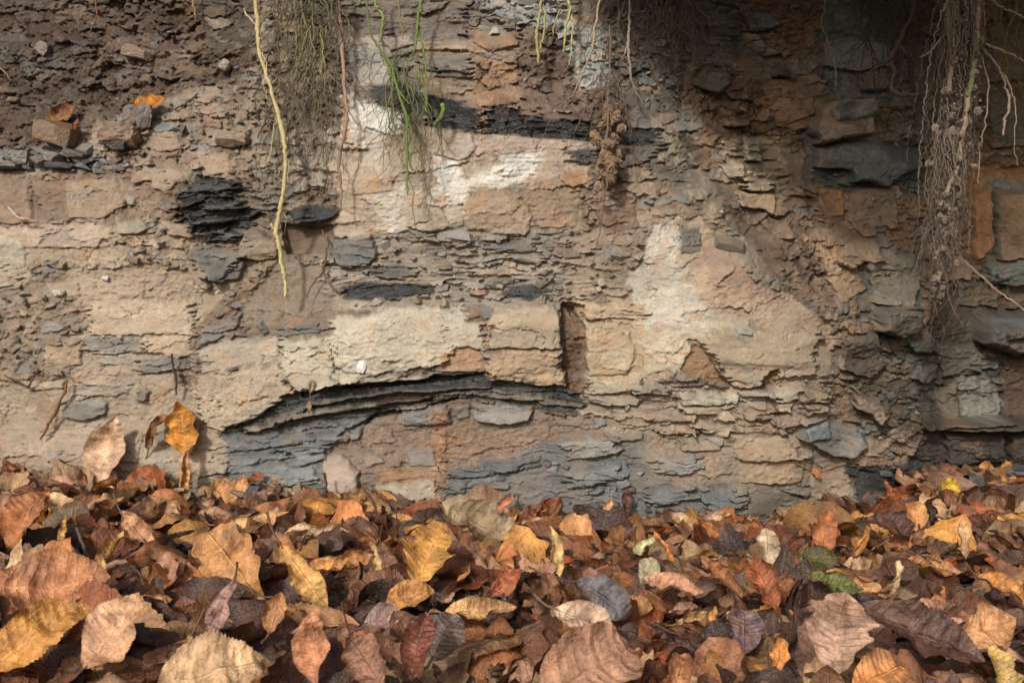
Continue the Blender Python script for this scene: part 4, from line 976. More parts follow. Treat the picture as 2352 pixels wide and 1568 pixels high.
rc([(936,405,1.80),(950,440,1.44),(948,480,1.08),(955,520,0.86),(966,545,0.72)], (120,120,70), (110,92,76))
rc([(978,340,1.44),(988,395,1.73),(986,430,1.73),(972,462,1.44),(962,480,1.15)], (128,114,96), (140,120,100), 0.05)
rc([(988,430,1.44),(990,460,1.15),(984,500,0.72)], (140,122,104), (128,110,92), 0.05)
strands(e, 14, 890, 960, 150, 400, 1.8, GRN2, (110,118,60), 0.055, 8, 41, 0.02)
strands(e, 12, 860, 985, 120, 420, 1.2, (96,104,58), (104,92,72), 0.05, 5, 42, 0.02, 'fine_rootlets', True, 14)
strands(e, 26, 890, 1000, 250, 470, 0.9, (100,98,66), (112,96,78), 0.04, 6, 43, 0.015, 'fine_rootlets', True, 14)
# root with clods of soil
def clods(e, spots, seed=1, c=(138,118,98), name='soil_clod'):
    r = np.random.default_rng(seed)
    for (u, v, d, out) in spots:
        y = wall_y(u, v) - out
        o = stone_mesh(name, np.array(c) * r.uniform(0.8, 1.15), (px(d, y), px(d, y) * 0.9, px(d, y) * r.uniform(0.7, 1.1)), int(r.integers(1e6)), 0.8, rough=0.7)
        o.location = Vector(at(u, v, y)) - e.location; o.rotation_euler = tuple(r.uniform(0, 3, 3)); o.parent = e
e = cluster('soil_caked_root', 'brown root caked with crumbly soil clods hanging before the black slate', 1400, 100)
rc([(1400,60,2),(1402,130,2.5),(1400,190,3),(1396,240,3),(1396,300,3),(1392,360,3),(1394,420,2.5),(1386,470,1.5),(1380,520,1.2),(1368,580,1),(1360,620,.8)], (120,100,82), (104,84,66), 0.06)
rr_ = np.random.default_rng(8)
clods(e, [(1396 + rr_.normal(0, 13), rr_.uniform(235, 430), rr_.uniform(13, 27), 0.05 + rr_.uniform(-0.01, 0.015)) for _ in range(34)], 9, (140,116,92))
strands(e, 26, 1375, 1418, 170, 430, 1.0, (112,94,78), (120,98,80), 0.06, 0, 45, 0.02, 'fine_rootlets', True, 12)
strands(e, 30, 1370, 1480, -50, 210, 1.0, (110,98,88), (112,94,78), 0.05, 0, 46, 0.02, 'fine_rootlets', True, 14)
# big root mass at the right
e = cluster('root_mass', 'large grey fibrous root mass with soil hanging at the right before the recess', 2215, -60)
OUT = 0.50
def rcm(path, c0, c1, r_=0.0): rc([(a, b, c, OUT + r_) for a, b, c in path], c0, c1, OUT)
rcm([(2176,-60,7),(2178,20,7),(2182,80,7),(2184,140,7),(2180,200,6),(2176,230,5)], (134,112,98), (128,106,92))
rcm([(2244,-60,7.5),(2246,20,7.5),(2243,90,7),(2238,150,6.5),(2226,220,6),(2214,290,6),(2206,340,6),(2196,390,6),(2180,430,5),(2158,475,4)], (158,134,116), (150,134,110))
rcm([(2240,90,7.6),(2236,150,7.2),(2226,210,6.6),(2218,250,5)], (104,122,62), (120,124,76), 0.002)
strands(e, 44, 2178, 2256, -60, 600, 2.3, (118,103,88), (110,96,82), OUT, -7, 51, 0.03, lenvar=0.6, wigu=2.6, wig=0.0012)
strands(e, 60, 2172, 2262, -60, 420, 1.3, (124,110,96), (116,102,88), OUT, -7, 52, 0.035, 'fine_rootlets', True, 4.5, 0.8, 0.0011)
strands(e, 55, 2150, 2215, 300, 660, 1.3, (124,110,96), (116,102,88), OUT, -6, 53, 0.03, 'fine_rootlets', True, 4.5, 0.8, 0.0011)
strands(e, 30, 2130, 2190, 520, 820, 0.95, (116,100,90), (108,92,82), OUT, -2, 54, 0.02, 'fine_rootlets', True, 12, 0.6)
rr_ = np.random.default_rng(18)
sp_ = []
for _ in range(110):
    v = rr_.uniform(20, 680); uc = 2222 - 0.085 * v if v < 400 else 2188 - 0.13 * (v - 400)
    sp_.append((uc + rr_.normal(0, 20 if v < 450 else 12), v, rr_.uniform(6, 15), OUT + rr_.uniform(-0.02, 0.02)))
clods(e, sp_, 19, (128,114,98))
ccr = []
for _ in range(420):
    v = rr_.uniform(0, 700); uc = 2222 - 0.085 * v if v < 400 else 2188 - 0.13 * (v - 400)
    u = uc + rr_.normal(0, 22 if v < 450 else 13); y = wall_y(u, v) - OUT + rr_.uniform(-0.025, 0.025); d_ = px(rr_.uniform(2.5, 6), y)
    q8 = np.array([(a_, b_, c_) for a_ in (-1, 1) for b_ in (-1, 1) for c_ in (-1, 1)], float) * d_ * 0.5 * rr_.uniform(0.5, 1.1, (8, 3)) + at(u, v, y)
    ccr.append((q8, np.array([(0,1,3,2),(4,6,7,5),(0,4,5,1),(2,3,7,6),(0,2,6,4),(1,5,7,3)]), np.tile(lin((122,108,94)) * ALB * rr_.uniform(.6, 1.1), (8, 1))))
Vj, Fj, Cj = join(ccr); oc = new_mesh('soil_crumbs', Vj, Fj, M_ROCK, None, Cj, smooth=False); oc["kind"] = "stuff"; to_child(oc, e)
for b_ in [[(2184,70,3),(2160,90,3),(2140,115,2.5),(2125,128,2),(2112,132,1.4)],[(2262,100,3),(2285,110,3),(2320,125,2.6),(2352,140,2.2),(2380,146,2)],
           [(2260,-20,3),(2290,10,2.6),(2330,30,2.2),(2352,42,1.6)],[(2258,110,3),(2280,140,3),(2302,170,2.6),(2310,200,2.4),(2318,240,3.5),(2308,280,3.5),(2304,310,2)],
           [(2300,165,2),(2325,210,2),(2335,260,1.6),(2330,320,1.2),(2338,380,1)],[(2256,130,2),(2270,200,2),(2262,290,1.6),(2250,350,1.4),(2248,420,1)]]:
    rcm(b_, (136,118,98), (150,132,112))
# small curtains of rootlets in the recess
e = cluster('root_curtain', 'thin dusty rootlets trailing down the corner of the tan rock', 1545, 0)
strands(e, 14, 1515, 1590, -50, 270, 1.4, (104,90,78), (98,84,70), 0.03, 8, 61, 0.015)
strands(e, 40, 1505, 1590, -50, 260, 0.9, (106,92,80), (104,88,74), 0.03, 8, 62, 0.015, 'fine_rootlets', True, 12)
e = cluster('root_curtain', 'dark tangle of rootlets hanging between the hooked root and the root mass', 2080, 0)
strands(e, 12, 1990, 2150, -50, 330, 1.9, (92,84,70), (84,76,64), 0.08, 0, 63, 0.03)
strands(e, 50, 1970, 2150, -50, 340, 1.1, (92,84,72), (84,74,64), 0.08, 0, 64, 0.03, 'fine_rootlets', True, 15)
e = cluster('root_curtain', 'thin rootlets with greenish tips hanging at the right picture edge', 2320, 0)
strands(e, 9, 2285, 2350, -50, 330, 1.7, (118,106,78), (128,126,60), 0.25, 3, 65, 0.03)
strands(e, 16, 2280, 2352, -50, 300, 1.0, (112,98,84), (104,92,78), 0.25, 3, 66, 0.03, 'fine_rootlets', True, 14)
# ------------------------------------------------------------------ leaves
NVEIN = 12
def leaf_material():
    m, nt, N, L, P = mat_new("dead_leaf")
    a_ = N.new("ShaderNodeAttribute"); a_.attribute_name = "Col"
    uvn = N.new("ShaderNodeUVMap"); uvn.uv_map = "UVMap"
    sep = N.new("ShaderNodeSeparateXYZ"); L.new(uvn.outputs[0], sep.inputs[0])
    geo = N.new("ShaderNodeNewGeometry"); pos = geo.outputs["Position"]
    t = n_math(N, L, 'ABSOLUTE', sep.outputs[1])
    mid = n_map(N, L, t, 0.0, 0.07, 1.0, 0.0)
    ph = n_math(N, L, 'MULTIPLY', sep.outputs[0], math.pi * NVEIN)
    sn = n_math(N, L, 'ABSOLUTE', n_math(N, L, 'SINE', ph))
    vein = n_map(N, L, sn, 0.0, 0.28, 1.0, 0.0)
    oi = N.new("ShaderNodeObjectInfo"); rv = n_map(N, L, oi.outputs["Random"], 0.0, 1.0, 0.1, 1.0)
    vein = n_math(N, L, 'MULTIPLY', vein, rv)
    vein = n_math(N, L, 'MAXIMUM', n_math(N, L, 'MULTIPLY', vein, 0.7), mid)
    a = n_noise(N, L, pos, 60, 5, 0.7); b = n_noise(N, L, pos, 340, 4, 0.7); c = n_noise(N, L, pos, 1500, 2, 0.6)
    f = n_math(N, L, 'ADD', n_map(N, L, a, 0.32, 0.68, 0.50, 1.30), n_map(N, L, b, 0.3, 0.7, -0.28, 0.26))
    f = n_math(N, L, 'ADD', f, n_math(N, L, 'MULTIPLY', vein, 0.16))
    vm = N.new("ShaderNodeVectorMath"); vm.operation = 'MULTIPLY'; L.new(uvn.outputs[0], vm.inputs[0]); vm.inputs[1].default_value = (46, 11, 1)
    vo = N.new("ShaderNodeTexVoronoi"); vo.feature = 'DISTANCE_TO_EDGE'; vo.inputs["Scale"].default_value = 1.0; L.new(vm.outputs[0], vo.inputs["Vector"])
    net = n_map(N, L, vo.outputs["Distance"], 0.0, 0.10, 1.0, 0.0)
    f = n_math(N, L, 'SUBTRACT', f, n_math(N, L, 'MULTIPLY', net, 0.10))
    dk = n_math(N, L, 'MULTIPLY', n_map(N, L, sn, 0.28, 0.6, 0.10, 0.0), rv)
    f = n_math(N, L, 'SUBTRACT', f, dk)
    spots = n_map(N, L, b, 0.64, 0.70, 0.0, 1.0)
    mx = N.new("ShaderNodeMix"); mx.data_type = 'RGBA'; mx.blend_type = 'MIX'
    L.new(n_math(N, L, 'MULTIPLY', spots, 0.65), mx.inputs[0])
    L.new(n_mul(N, L, a_.outputs["Color"], f), mx.inputs[6]); mx.inputs[7].default_value = (0.035, 0.022, 0.015, 1)
    L.new(mx.outputs[2], P.inputs["Base Color"])
    L.new(n_map(N, L, a_.outputs["Alpha"], 0, 1, 0.45, 0.22), P.inputs["Roughness"])
    P.inputs["Specular IOR Level"].default_value = 0.5
    h = n_math(N, L, 'ADD', n_math(N, L, 'MULTIPLY', vein, 0.8), n_math(N, L, 'MULTIPLY', b, 0.9))
    bb = n_bump(N, L, a, 0.8, 0.006)
    L.new(n_bump(N, L, h, 0.8, 0.0014, bb), P.inputs["Normal"])
    tr = N.new("ShaderNodeBsdfTranslucent"); L.new(mx.outputs[2], tr.inputs["Color"])
    ms = N.new("ShaderNodeMixShader"); ms.inputs[0].default_value = 0.13
    out = N["Material Output"] if "Material Output" in N else N.get("Material Output")
    L.new(P.outputs[0], ms.inputs[1]); L.new(tr.outputs[0], ms.inputs[2]); L.new(ms.outputs[0], out.inputs[0])
    return m
M_LEAF = leaf_material()

def leaf_geo(kind, Lm, wr, r, n=36, m=8, cc=1.0, cl=0.5, tw=0.2, pl=1.0, fold=0.15, c=(180,130,80), wet=0.0, teeth=True, crum=1.0, mot=1.0):
    """one dead leaf: x across, y along from the stalk, z up; every second row of the grid follows a side vein"""
    s = np.linspace(0, 1, n + 1)[:, None]; t = np.linspace(-1, 1, m + 1)[None, :]
    if kind == 'round': w = np.sin(np.pi * s ** 0.8) ** 0.6
    elif kind == 'oak': w = np.sin(np.pi * s ** 1.1) ** 0.7 * (0.88 + 0.12 * np.cos(2 * np.pi * (3.7 * s + r.uniform(0, 1))))
    elif kind == 'maple': w = np.sin(np.pi * s ** 0.7) ** 0.7 * (0.86 + 0.20 * np.cos(2 * np.pi * (2.4 * s - r.uniform(0, 1))))
    elif kind == 'long': w = np.sin(np.pi * s ** 0.9) ** 0.9
    else: w = np.sin(np.pi * s ** 0.82) ** 0.85 * (1.06 - 0.14 * s)
    w = np.clip(w, 0.012, 2)
    if teeth and kind in ('ovate', 'long'):
        tooth = ((np.arange(n + 1) % 2) * 2 - 1)[:, None] * 0.035
        w = w * (1 + tooth * np.abs(t) ** 6)
    ragged = 1 + (0.26 if kind in ('round', 'oak', 'maple') else 0.14) * fbm(s * 5 + r.uniform(0, 99), np.sign(t) * 3 + 0 * s + 7.3, 4, 3, 0.7) * np.abs(t) ** 2
    W = Lm * wr * 0.5
    x = t * w * W * ragged
    y = s * Lm + 0.42 * np.abs(x) * (1 - s) ** 0.6 - 0.10 * Lm * 0
    z = pl * 0.015 * Lm * np.cos(2 * np.pi * (NVEIN * s)) * np.abs(t) ** 0.7 * (1.1 - np.abs(t)) * np.minimum(1, 3 * w)
    z = z + fold * np.abs(x)
    o1, o2 = r.uniform(0, 99, 2)
    z = z + crum * (0.10 * Lm * noise(x / Lm * 3.0 + o1, y / Lm * 3.0 + o2, 4) + 0.045 * Lm * noise(x / Lm * 7 + o2, y / Lm * 7 + o1, 5) + 0.016 * Lm * noise(x / Lm * 16 + o2, y / Lm * 16 + o1, 6))
    # roll the two halves, each on its own
    k = cc * (1 + 0.5 * noise(s * 2.2 + o1, 0 * s + 1.5, 6)) / W
    k = np.where(t < 0, k * r.uniform(0.4, 1.25), k * r.uniform(0.4, 1.25)) + 1e-6
    xs = np.sin(k * np.abs(x)) / k * np.sign(t); zs = (1 - np.cos(k * np.abs(x))) / k
    nx_ = -np.sin(k * np.abs(x)) * np.sign(t); nz_ = np.cos(k * np.abs(x))
    x2 = xs + nx_ * z; z2 = zs + nz_ * z
    # bend along, then twist
    kl = cl / Lm + 1e-6; yy = y - 0.5 * Lm
    kk = kl * (1 + 0.8 * (s - 0.5))
    y3 = np.sin(kk * yy) * (1 / kk - z2); z3 = 1 / kk - np.cos(kk * yy) * (1 / kk - z2)
    a = tw * (s - 0.5); x4 = x2 * np.cos(a) - z3 * np.sin(a); z4 = x2 * np.sin(a) + z3 * np.cos(a)
    V = np.stack([x4, y3 + 0 * x4, z4], -1).reshape(-1, 3)
    V = V - V.mean(0)
    i, j = np.meshgrid(np.arange(m), np.arange(n)); q = (j * (m + 1) + i).ravel()
    F = np.stack([q, q + 1, q + m + 2, q + m + 1], -1)
    uv = np.stack([s + 0 * t, t + 0 * s], -1).reshape(-1, 2)
    base = lin(c) * ALB
    bl = noise(x / Lm * 4 + o2, y / Lm * 4 + o1, 8); bl2 = noise(x / Lm * 2 + o1, y / Lm * 2, 9)
    edge = np.abs(t) ** 4 * 0.25
    f = (1 + 0.28 * bl - edge * 0.8) * (1 + 0.06 * np.cos(2 * np.pi * NVEIN * s))
    C = base[None, None] * f[..., None]
    other = lin((136, 86, 52)) * ALB if sum(c) > 300 else lin((96, 70, 54)) * ALB
    C = C + (other - C) * (0.75 * mot * sstep(0.0, 0.6, bl2))[..., None]
    bl3 = fbm(x / Lm * 7 + o1, y / Lm * 7 + o2, 3, 12)
    C = C * (1 - (0.2 + 0.25 * mot) * sstep(0.15, 0.5, bl3))[..., None]
    gz = sstep(0.1, 0.6, noise(x / Lm * 2.5 + o2 + 5, y / Lm * 2.5 + o1, 13)) * 0.4 * mot
    C = C + (lin((150,112,84)) * ALB * 0.9 - C) * gz[..., None]
    gl_ = C.mean(-1, keepdims=True); C = gl_ + (C - gl_) * (1.0 - 0.04 * mot)
    C = np.concatenate([np.clip(C, 0.008, 0.8), np.full(C.shape[:2] + (1,), wet)], -1).reshape(-1, 4)
    return V, F, uv, C

def frame(nrm, ax):
    nrm = nrm / np.linalg.norm(nrm); ax = ax - nrm * (ax @ nrm); ax = ax / (np.linalg.norm(ax) + 1e-9)
    return np.stack([np.cross(ax, nrm), ax, nrm], -1)          # columns: across, along, up

def proj(p):
    k = S * p[1] / D
    return 1176 + p[0] / k, 784 - (p[2] - ZC) / k

def stalk(o, V, n, m, Lm, c, R_, p, rng):
    """leaf stalk, a part of its leaf"""
    b0 = V[m // 2]; b1 = V[(m + 1) * 3 + m // 2]; d = b0 - b1; d /= np.linalg.norm(d) + 1e-9
    side = np.array((rng.normal(0, .3), 0, abs(rng.normal(0, .4))))
    L_ = Lm * rng.uniform(0.22, 0.36)
    pts = [b0 - d * 0.004, b0 + d * L_ * 0.35 + side * L_ * 0.06, b0 + d * L_ * 0.7 + side * L_ * 0.25, b0 + d * L_ + side * L_ * 0.5]
    Vt, Ft, Ct = tube_geo(pts, [0.0010, 0.0009, 0.0009, 0.0013], 5, 3, 0, np.array(c) * 0.6, None, rng)
    ch = new_mesh('stalk', Vt, Ft, M_ROOT, o, Ct, smooth=True); return ch

# hand-placed leaves: centre, apparent length, direction of the tip in the picture (deg), tilt towards the viewer (90 = facing),
# width ratio, kind, colour, roll, bend, wetness, short name, label, distance shift
HERO = [
 # standing against the face
 (242,1040,200,84,80,.55,'ovate',(198,160,126),.8,.5,0,'upright silvery leaf','upright silvery-tan leaf with strong veins leaning on the rock',0),
 (418,978,135,100,82,.72,'maple',(206,136,44),.45,.4,0,'golden upright leaf','golden-orange leaf standing against the rock above a curled one',0),
 (358,985,100,70,70,.45,'ovate',(128,84,50),1.2,.6,.2,'dark folded leaf','dark brown folded leaf leaning behind the golden upright leaf',0),
 (424,1084,150,262,75,.40,'long',(190,140,82),1.5,.4,0,'rolled hanging leaf','rolled tan leaf hanging down below the golden upright leaf',0),
 (40,1085,120,150,40,.4,'ovate',(150,92,50),1.0,.5,.1,'brown ridge leaf','long brown leaf folded on the crest of the litter at the picture edge',0),
 # back row
 (368,1122,80,20,60,.7,'round',(196,148,68),.3,.5,0,'gold speckled leaf by the rock','gold leaf with dark speckles touching the rock foot below the golden upright leaf',0),
 (288,1146,52,80,70,.75,'round',(78,76,60),.4,.3,.2,'dark grey-green leaf','small dark grey-green round leaf in the back row',0),
 (420,1145,86,95,70,.55,'ovate',(128,94,82),.9,.5,.1,'purple-brown pointed leaf','purple-brown pointed leaf standing below the rolled hanging leaf',0),
 (480,1142,92,160,60,.6,'ovate',(202,152,92),.5,.3,0,'orange-tan flat leaf','orange-tan leaf with brown spots in the back row',0),
 (625,1118,60,60,70,.6,'maple',(206,166,124),.6,.5,0,'pale lobed leaf','pale lobed leaf sticking up against the slate at the rock foot',0),
 (585,1098,56,30,60,.6,'maple',(156,92,46),.9,.6,0,'rust crumpled leaf','rust crumpled leaf at the top of the litter against the slate',0),
 (632,1152,112,210,60,.55,'ovate',(212,176,124),1.0,.5,0,'ruffled cream leaf','cream-gold ruffled leaf with deep ribs in the back row',0),
 (738,1150,170,350,55,.42,'ovate',(206,164,132),.9,.4,0,'pink folded leaf','pinkish-tan leaf folded along its rib beside the ruffled cream leaf',0),
 (584,1198,180,8,35,.34,'long',(200,152,96),1.4,.3,0,'long rolled tan leaf','long tan leaf rolled lengthwise lying under the ruffled cream leaf',0),
 (735,1218,150,352,38,.36,'long',(206,168,128),1.5,.3,0,'pale rolled leaf','pale rolled leaf lying below the pink folded leaf',0),
 (316,1218,150,318,45,.36,'long',(198,144,102),1.3,.3,0,'pink rolled leaf','pink-tan rolled leaf slanting down to the right near the grey-green leaf',0),
 (62,1182,150,70,55,.75,'ovate',(176,112,62),.4,.4,0,'broad orange leaf','broad orange-brown leaf with branching veins at the picture edge',0),
 (252,1262,110,70,60,.5,'ovate',(200,152,92),1.1,.6,0,'cupped tan leaf','cupped tan leaf with bent ribs below the dark grey-green leaf',0),
 (145,1215,70,80,70,.4,'ovate',(206,154,86),.8,.4,0,'narrow golden leaf','narrow golden leaf standing right of the broad orange leaf',0),
 (985,1262,150,70,52,.86,'maple',(204,146,66),.3,.4,0,'speckled gold leaf','large speckled gold leaf with ragged margin in the middle of the litter',0),
 (1112,1200,205,335,50,.55,'maple',(144,124,92),.5,.4,0,'olive leaf','big dull olive-grey leaf lying against the rock foot',0),
 (1162,1152,60,40,65,.6,'round',(198,130,88),.9,.6,0,'small salmon leaf','small salmon leaf folded behind the olive leaf',0),
 (1276,1260,118,100,75,.42,'ovate',(210,162,104),1.0,.4,0,'pointed tan leaf','tan leaf with white rib edge standing upright and pointed',0),
 (1395,1175,70,75,70,.5,'oak',(190,138,92),.7,.4,0,'tan torn leaf','tan torn leaf poking up against blue-grey slate',0),
 (1440,1155,72,85,75,.45,'oak',(84,52,40),.8,.5,.2,'dark crumpled leaf','dark brown crumpled leaf standing highest against the blue-grey slate',0),
 (1478,1254,72,30,45,.4,'long',(222,188,136),1.5,.8,0,'cream curl','small cream leaf rolled into an open ring',0),
 (1527,1255,84,300,60,.34,'long',(186,120,58),1.6,.4,0,'orange roll','orange-brown leaf rolled tight beside the cream curl',0),
 (1566,1196,70,140,55,.55,'ovate',(188,152,114),.8,.4,0,'tan beaked leaf','tan leaf with a beak-like folded tip in the back row',0),
 (1640,1192,90,20,55,.45,'ovate',(206,170,142),.9,.4,0,'pale pink back leaf','pale pink-tan leaf lying in the back row near the beaked one',0),
 (1764,1252,92,95,75,.72,'round',(216,174,140),.4,.3,0,'pale standing leaf','pale pink-cream leaf standing upright in the middle right',0),
 (1896,1222,110,75,60,.72,'oak',(178,110,66),.6,.5,0,'rust oak-like leaf','rust-tan leaf with wavy margin next to the ribbed golden curl',0),
 (1984,1234,92,60,60,.45,'ovate',(190,128,60),1.3,.6,0,'ribbed golden curl','curled golden leaf with regular ribs right of the rust wavy leaf',0),
 (2050,1205,110,340,40,.6,'oak',(86,56,46),.5,.5,.3,'dark wet back leaf','dark wet brown leaf lying in the back row below the recess',0),
 (2102,1180,76,80,65,.8,'round',(200,138,76),.4,.4,0,'round apricot leaf','round apricot leaf standing below the bright yellow leaf',0),
 (2182,1122,66,60,76,1.0,'maple',(228,160,26),.2,.2,0,'bright yellow leaf','bright yellow leaf, the only one at the foot of the recess',-0.13),
 (2215,1232,96,80,60,.35,'long',(196,152,108),1.0,.5,0,'narrow tan back leaf','narrow tan leaf standing on edge at the right back',0),
 (2300,1160,110,10,35,.5,'ovate',(124,96,64),.7,.4,.1,'olive-brown end leaf','olive-brown ribbed leaf at the right picture edge by the rock',0),
 # middle and front
 (120,1335,300,8,50,.52,'ovate',(188,128,84),.35,.25,0,'big serrated leaf','big orange-brown serrated leaf with dark dots at the left picture edge',0),
 (95,1450,250,38,55,.55,'ovate',(206,140,66),.5,.35,.1,'big golden leaf','big golden-orange leaf with dark rib in the front left corner',0),
 (262,1440,190,58,58,.72,'ovate',(206,152,112),.35,.3,0,'large pink-tan leaf','large pink-tan leaf with fine ribs right of the big golden leaf',0),
 (528,1285,230,135,60,.62,'oak',(206,142,82),.35,.35,0,'broad apricot leaf','broad apricot leaf with toothed edge leaning in the litter',0),
 (698,1322,185,312,58,.46,'ovate',(208,152,84),1.15,.35,0,'deep-ribbed golden leaf','deep-ribbed golden leaf slanting down, the strongest ribs of all',0),
 (782,1292,180,8,48,.40,'ovate',(200,144,82),1.2,.4,0,'arched tan leaf','arched tan leaf resting across the deep-ribbed golden leaf',0),
 (864,1285,92,110,60,.36,'long',(212,166,114),1.3,.4,0,'tan quill-like curl','narrow tan curl standing left of the speckled gold leaf',0),
 (945,1366,118,15,55,.6,'ovate',(196,136,72),.5,.3,0,'orange fan leaf','orange-tan fan-like leaf below the speckled gold leaf',0),
 (1102,1400,176,5,45,.36,'ovate',(208,152,98),.6,.3,0,'tan boat-shaped leaf','tan boat-shaped leaf lying lengthwise in the middle front',0),
 (1164,1335,96,35,60,.6,'ovate',(156,88,52),.5,.4,.1,'red-brown ribbed leaf','red-brown ribbed leaf above the tan boat-shaped leaf',0),
 (718,1480,170,100,68,.62,'ovate',(190,130,92),.4,.35,.1,'pink-brown ribbed leaf','pink-brown ribbed oval leaf standing in the front middle left',0),
 (962,1474,160,78,68,.56,'ovate',(126,72,58),.35,.3,.25,'maroon leaf','dark maroon oval leaf with clear ribs in the front middle',0),
 (632,1402,96,80,65,.8,'round',(190,136,86),.5,.4,.1,'rounded fan leaf','rounded tan fan-shaped leaf above the pink-brown ribbed leaf',0),
 (504,1402,150,250,65,.36,'long',(172,134,120),.6,.3,.2,'lilac-grey leaf','lilac-grey narrow leaf drooping in the left front',0),
 (350,1382,92,15,50,.5,'ovate',(186,130,82),1.2,.5,0,'brown hooded leaf','brown hooded leaf curled over beside the large pink-tan leaf',0),
 (424,1502,110,80,65,.36,'long',(214,166,110),1.5,.4,0,'front rolled leaf','tan leaf rolled like a cigar at the bottom left',0),
 (494,1540,260,15,45,.55,'ovate',(212,160,116),.4,.3,0,'bottom crinkled leaf','light crinkled tan leaf cut by the bottom edge of the picture',0),
 (840,1520,170,130,60,.7,'oak',(146,102,78),.6,.5,.4,'dull mauve leaf','dull mauve-brown broad leaf at the bottom between the two ribbed ovals',0),
 (882,1416,90,20,55,.75,'round',(166,140,128),.4,.3,.4,'wet pinkish-grey leaf','wet pinkish-grey crumpled leaf above the maroon leaf',0),
 (1022,1455,120,60,60,.8,'round',(112,94,84),.5,.4,.6,'wet grey-brown leaf','wet glossy grey-brown leaf right of the maroon leaf',0),
 (1392,1372,140,330,50,.62,'round',(108,102,102),.3,.3,.6,'slate-coloured wet leaf','slate-coloured wet leaf lying flat in the middle of the litter',0),
 (1354,1432,170,340,50,.5,'ovate',(206,166,136),.4,.35,0,'cream broad leaf','cream broad leaf below the slate-coloured wet leaf',0),
 (1360,1530,260,30,55,.8,'round',(170,126,98),.5,.4,.3,'large mauve front leaf','large mauve-grey rounded leaf at the bottom middle of the picture',0),
 (1490,1306,72,60,60,.75,'ovate',(176,164,126),.4,.3,0,'pale green-grey leaf','pale green-grey veined leaf in the middle of the litter',0),
 (1548,1342,140,345,42,.38,'ovate',(214,146,112),.7,.35,0,'salmon leaf','salmon-coloured leaf lying lengthwise below the pale green-grey leaf',0),
 (1655,1318,130,130,58,.55,'ovate',(158,102,58),.9,.4,0,'brown pleated leaf','brown pleated leaf with tight folds left of the glossy chestnut leaf',0),
 (1752,1330,130,110,58,.7,'ovate',(160,90,52),.8,.4,.35,'glossy chestnut leaf','glossy chestnut leaf arched below the pale standing leaf',0),
 (1882,1280,110,350,45,.5,'ovate',(86,84,42),.3,.3,.2,'dark green flat leaf','dark green flat leaf, upper of the two green ones',0),
 (1922,1338,135,345,52,.46,'ovate',(104,106,52),.6,.4,.1,'green serrated leaf','green serrated leaf with pale ribs, lower of the two green ones',0),
 (1926,1448,190,70,55,.85,'oak',(182,144,118),.3,.3,0,'broad grey-tan leaf','broad grey-tan lobed leaf, largest in the right front',0),
 (2124,1450,270,332,42,.42,'long',(92,64,52),.4,.3,.6,'long dark wet leaf','long dark wet purple-brown leaf with fine ribs in the right front',0),
 (2272,1440,160,15,55,.72,'ovate',(202,144,96),.5,.4,0,'round-backed tan leaf','arched tan leaf with fine ribs near the right picture edge',0),
 (1790,1498,86,70,65,.7,'maple',(206,132,66),.4,.4,0,'small bright orange leaf','small bright orange ragged leaf in the right front',0),
 (1636,1424,76,75,70,.4,'ovate',(206,148,76),.6,.4,0,'golden trio leaf','golden narrow leaf beside dark wet leaves in the right front',0),
 (1592,1418,80,20,55,.4,'ovate',(206,156,90),.8,.5,0,'golden sickle leaf','curved golden sickle-shaped leaf left of the golden narrow leaf',0),
 (1710,1440,110,80,60,.8,'round',(120,96,94),.4,.4,.6,'wet mauve leaf','wet mauve glossy leaf left of the broad grey-tan leaf',0),
 (1650,1455,90,30,50,.7,'round',(72,58,54),.5,.4,.7,'black wet leaf','black wet shiny leaf beside the wet mauve leaf',0),
 (2060,1318,80,70,60,.5,'oak',(206,172,128),.8,.4,0,'curled cream leaf','cream leaf with curled lip right of the green serrated leaf',0),
 (2150,1300,120,345,40,.45,'ovate',(184,128,78),.7,.4,.1,'tan strap leaf','tan strap-like leaf in the right middle beside the twig',0),
 (2310,1350,120,330,45,.45,'ovate',(196,132,66),.7,.4,0,'orange edge leaf','orange leaf by the twig at the right picture edge',0),
 (2030,1545,160,20,45,.6,'ovate',(196,130,70),.5,.4,0,'amber bottom leaf','amber leaf at the bottom right of the picture',0),
 (1560,1545,130,70,60,.6,'ovate',(176,118,74),.7,.4,.1,'tan tilted bottom leaf','tan tilted leaf at the bottom between mauve and amber ones',0),
 (2300,1535,130,100,60,.6,'maple',(214,164,92),.5,.4,0,'yellow-tan corner leaf','yellow-tan ragged leaf in the bottom right corner',0),
 (1355,1552,46,85,75,.45,'ovate',(164,160,92),.2,.2,0,'tiny olive-green leaflet','tiny olive-green leaflet on the large mauve front leaf',0),
]
LRNG = np.random.default_rng(4242)
def ground_y(v, lift=0.02):
    """distance of the litter surface seen at layout height v"""
    y = 1.2
    for _ in range(6): y = float(np.clip((ZC - litter_z(0.0, min(y, 1.5)) - lift) / max((v - 784) * S / D, 0.02), 0.5, 1.9))
    return y
named = []
def desat(c, k=0.94, g=1.22):
    c = np.array(c, float); m_ = c.mean(); return np.clip((m_ + (c - m_) * k) * g, 0, 240)
GL = 'fallen leaves in the litter'
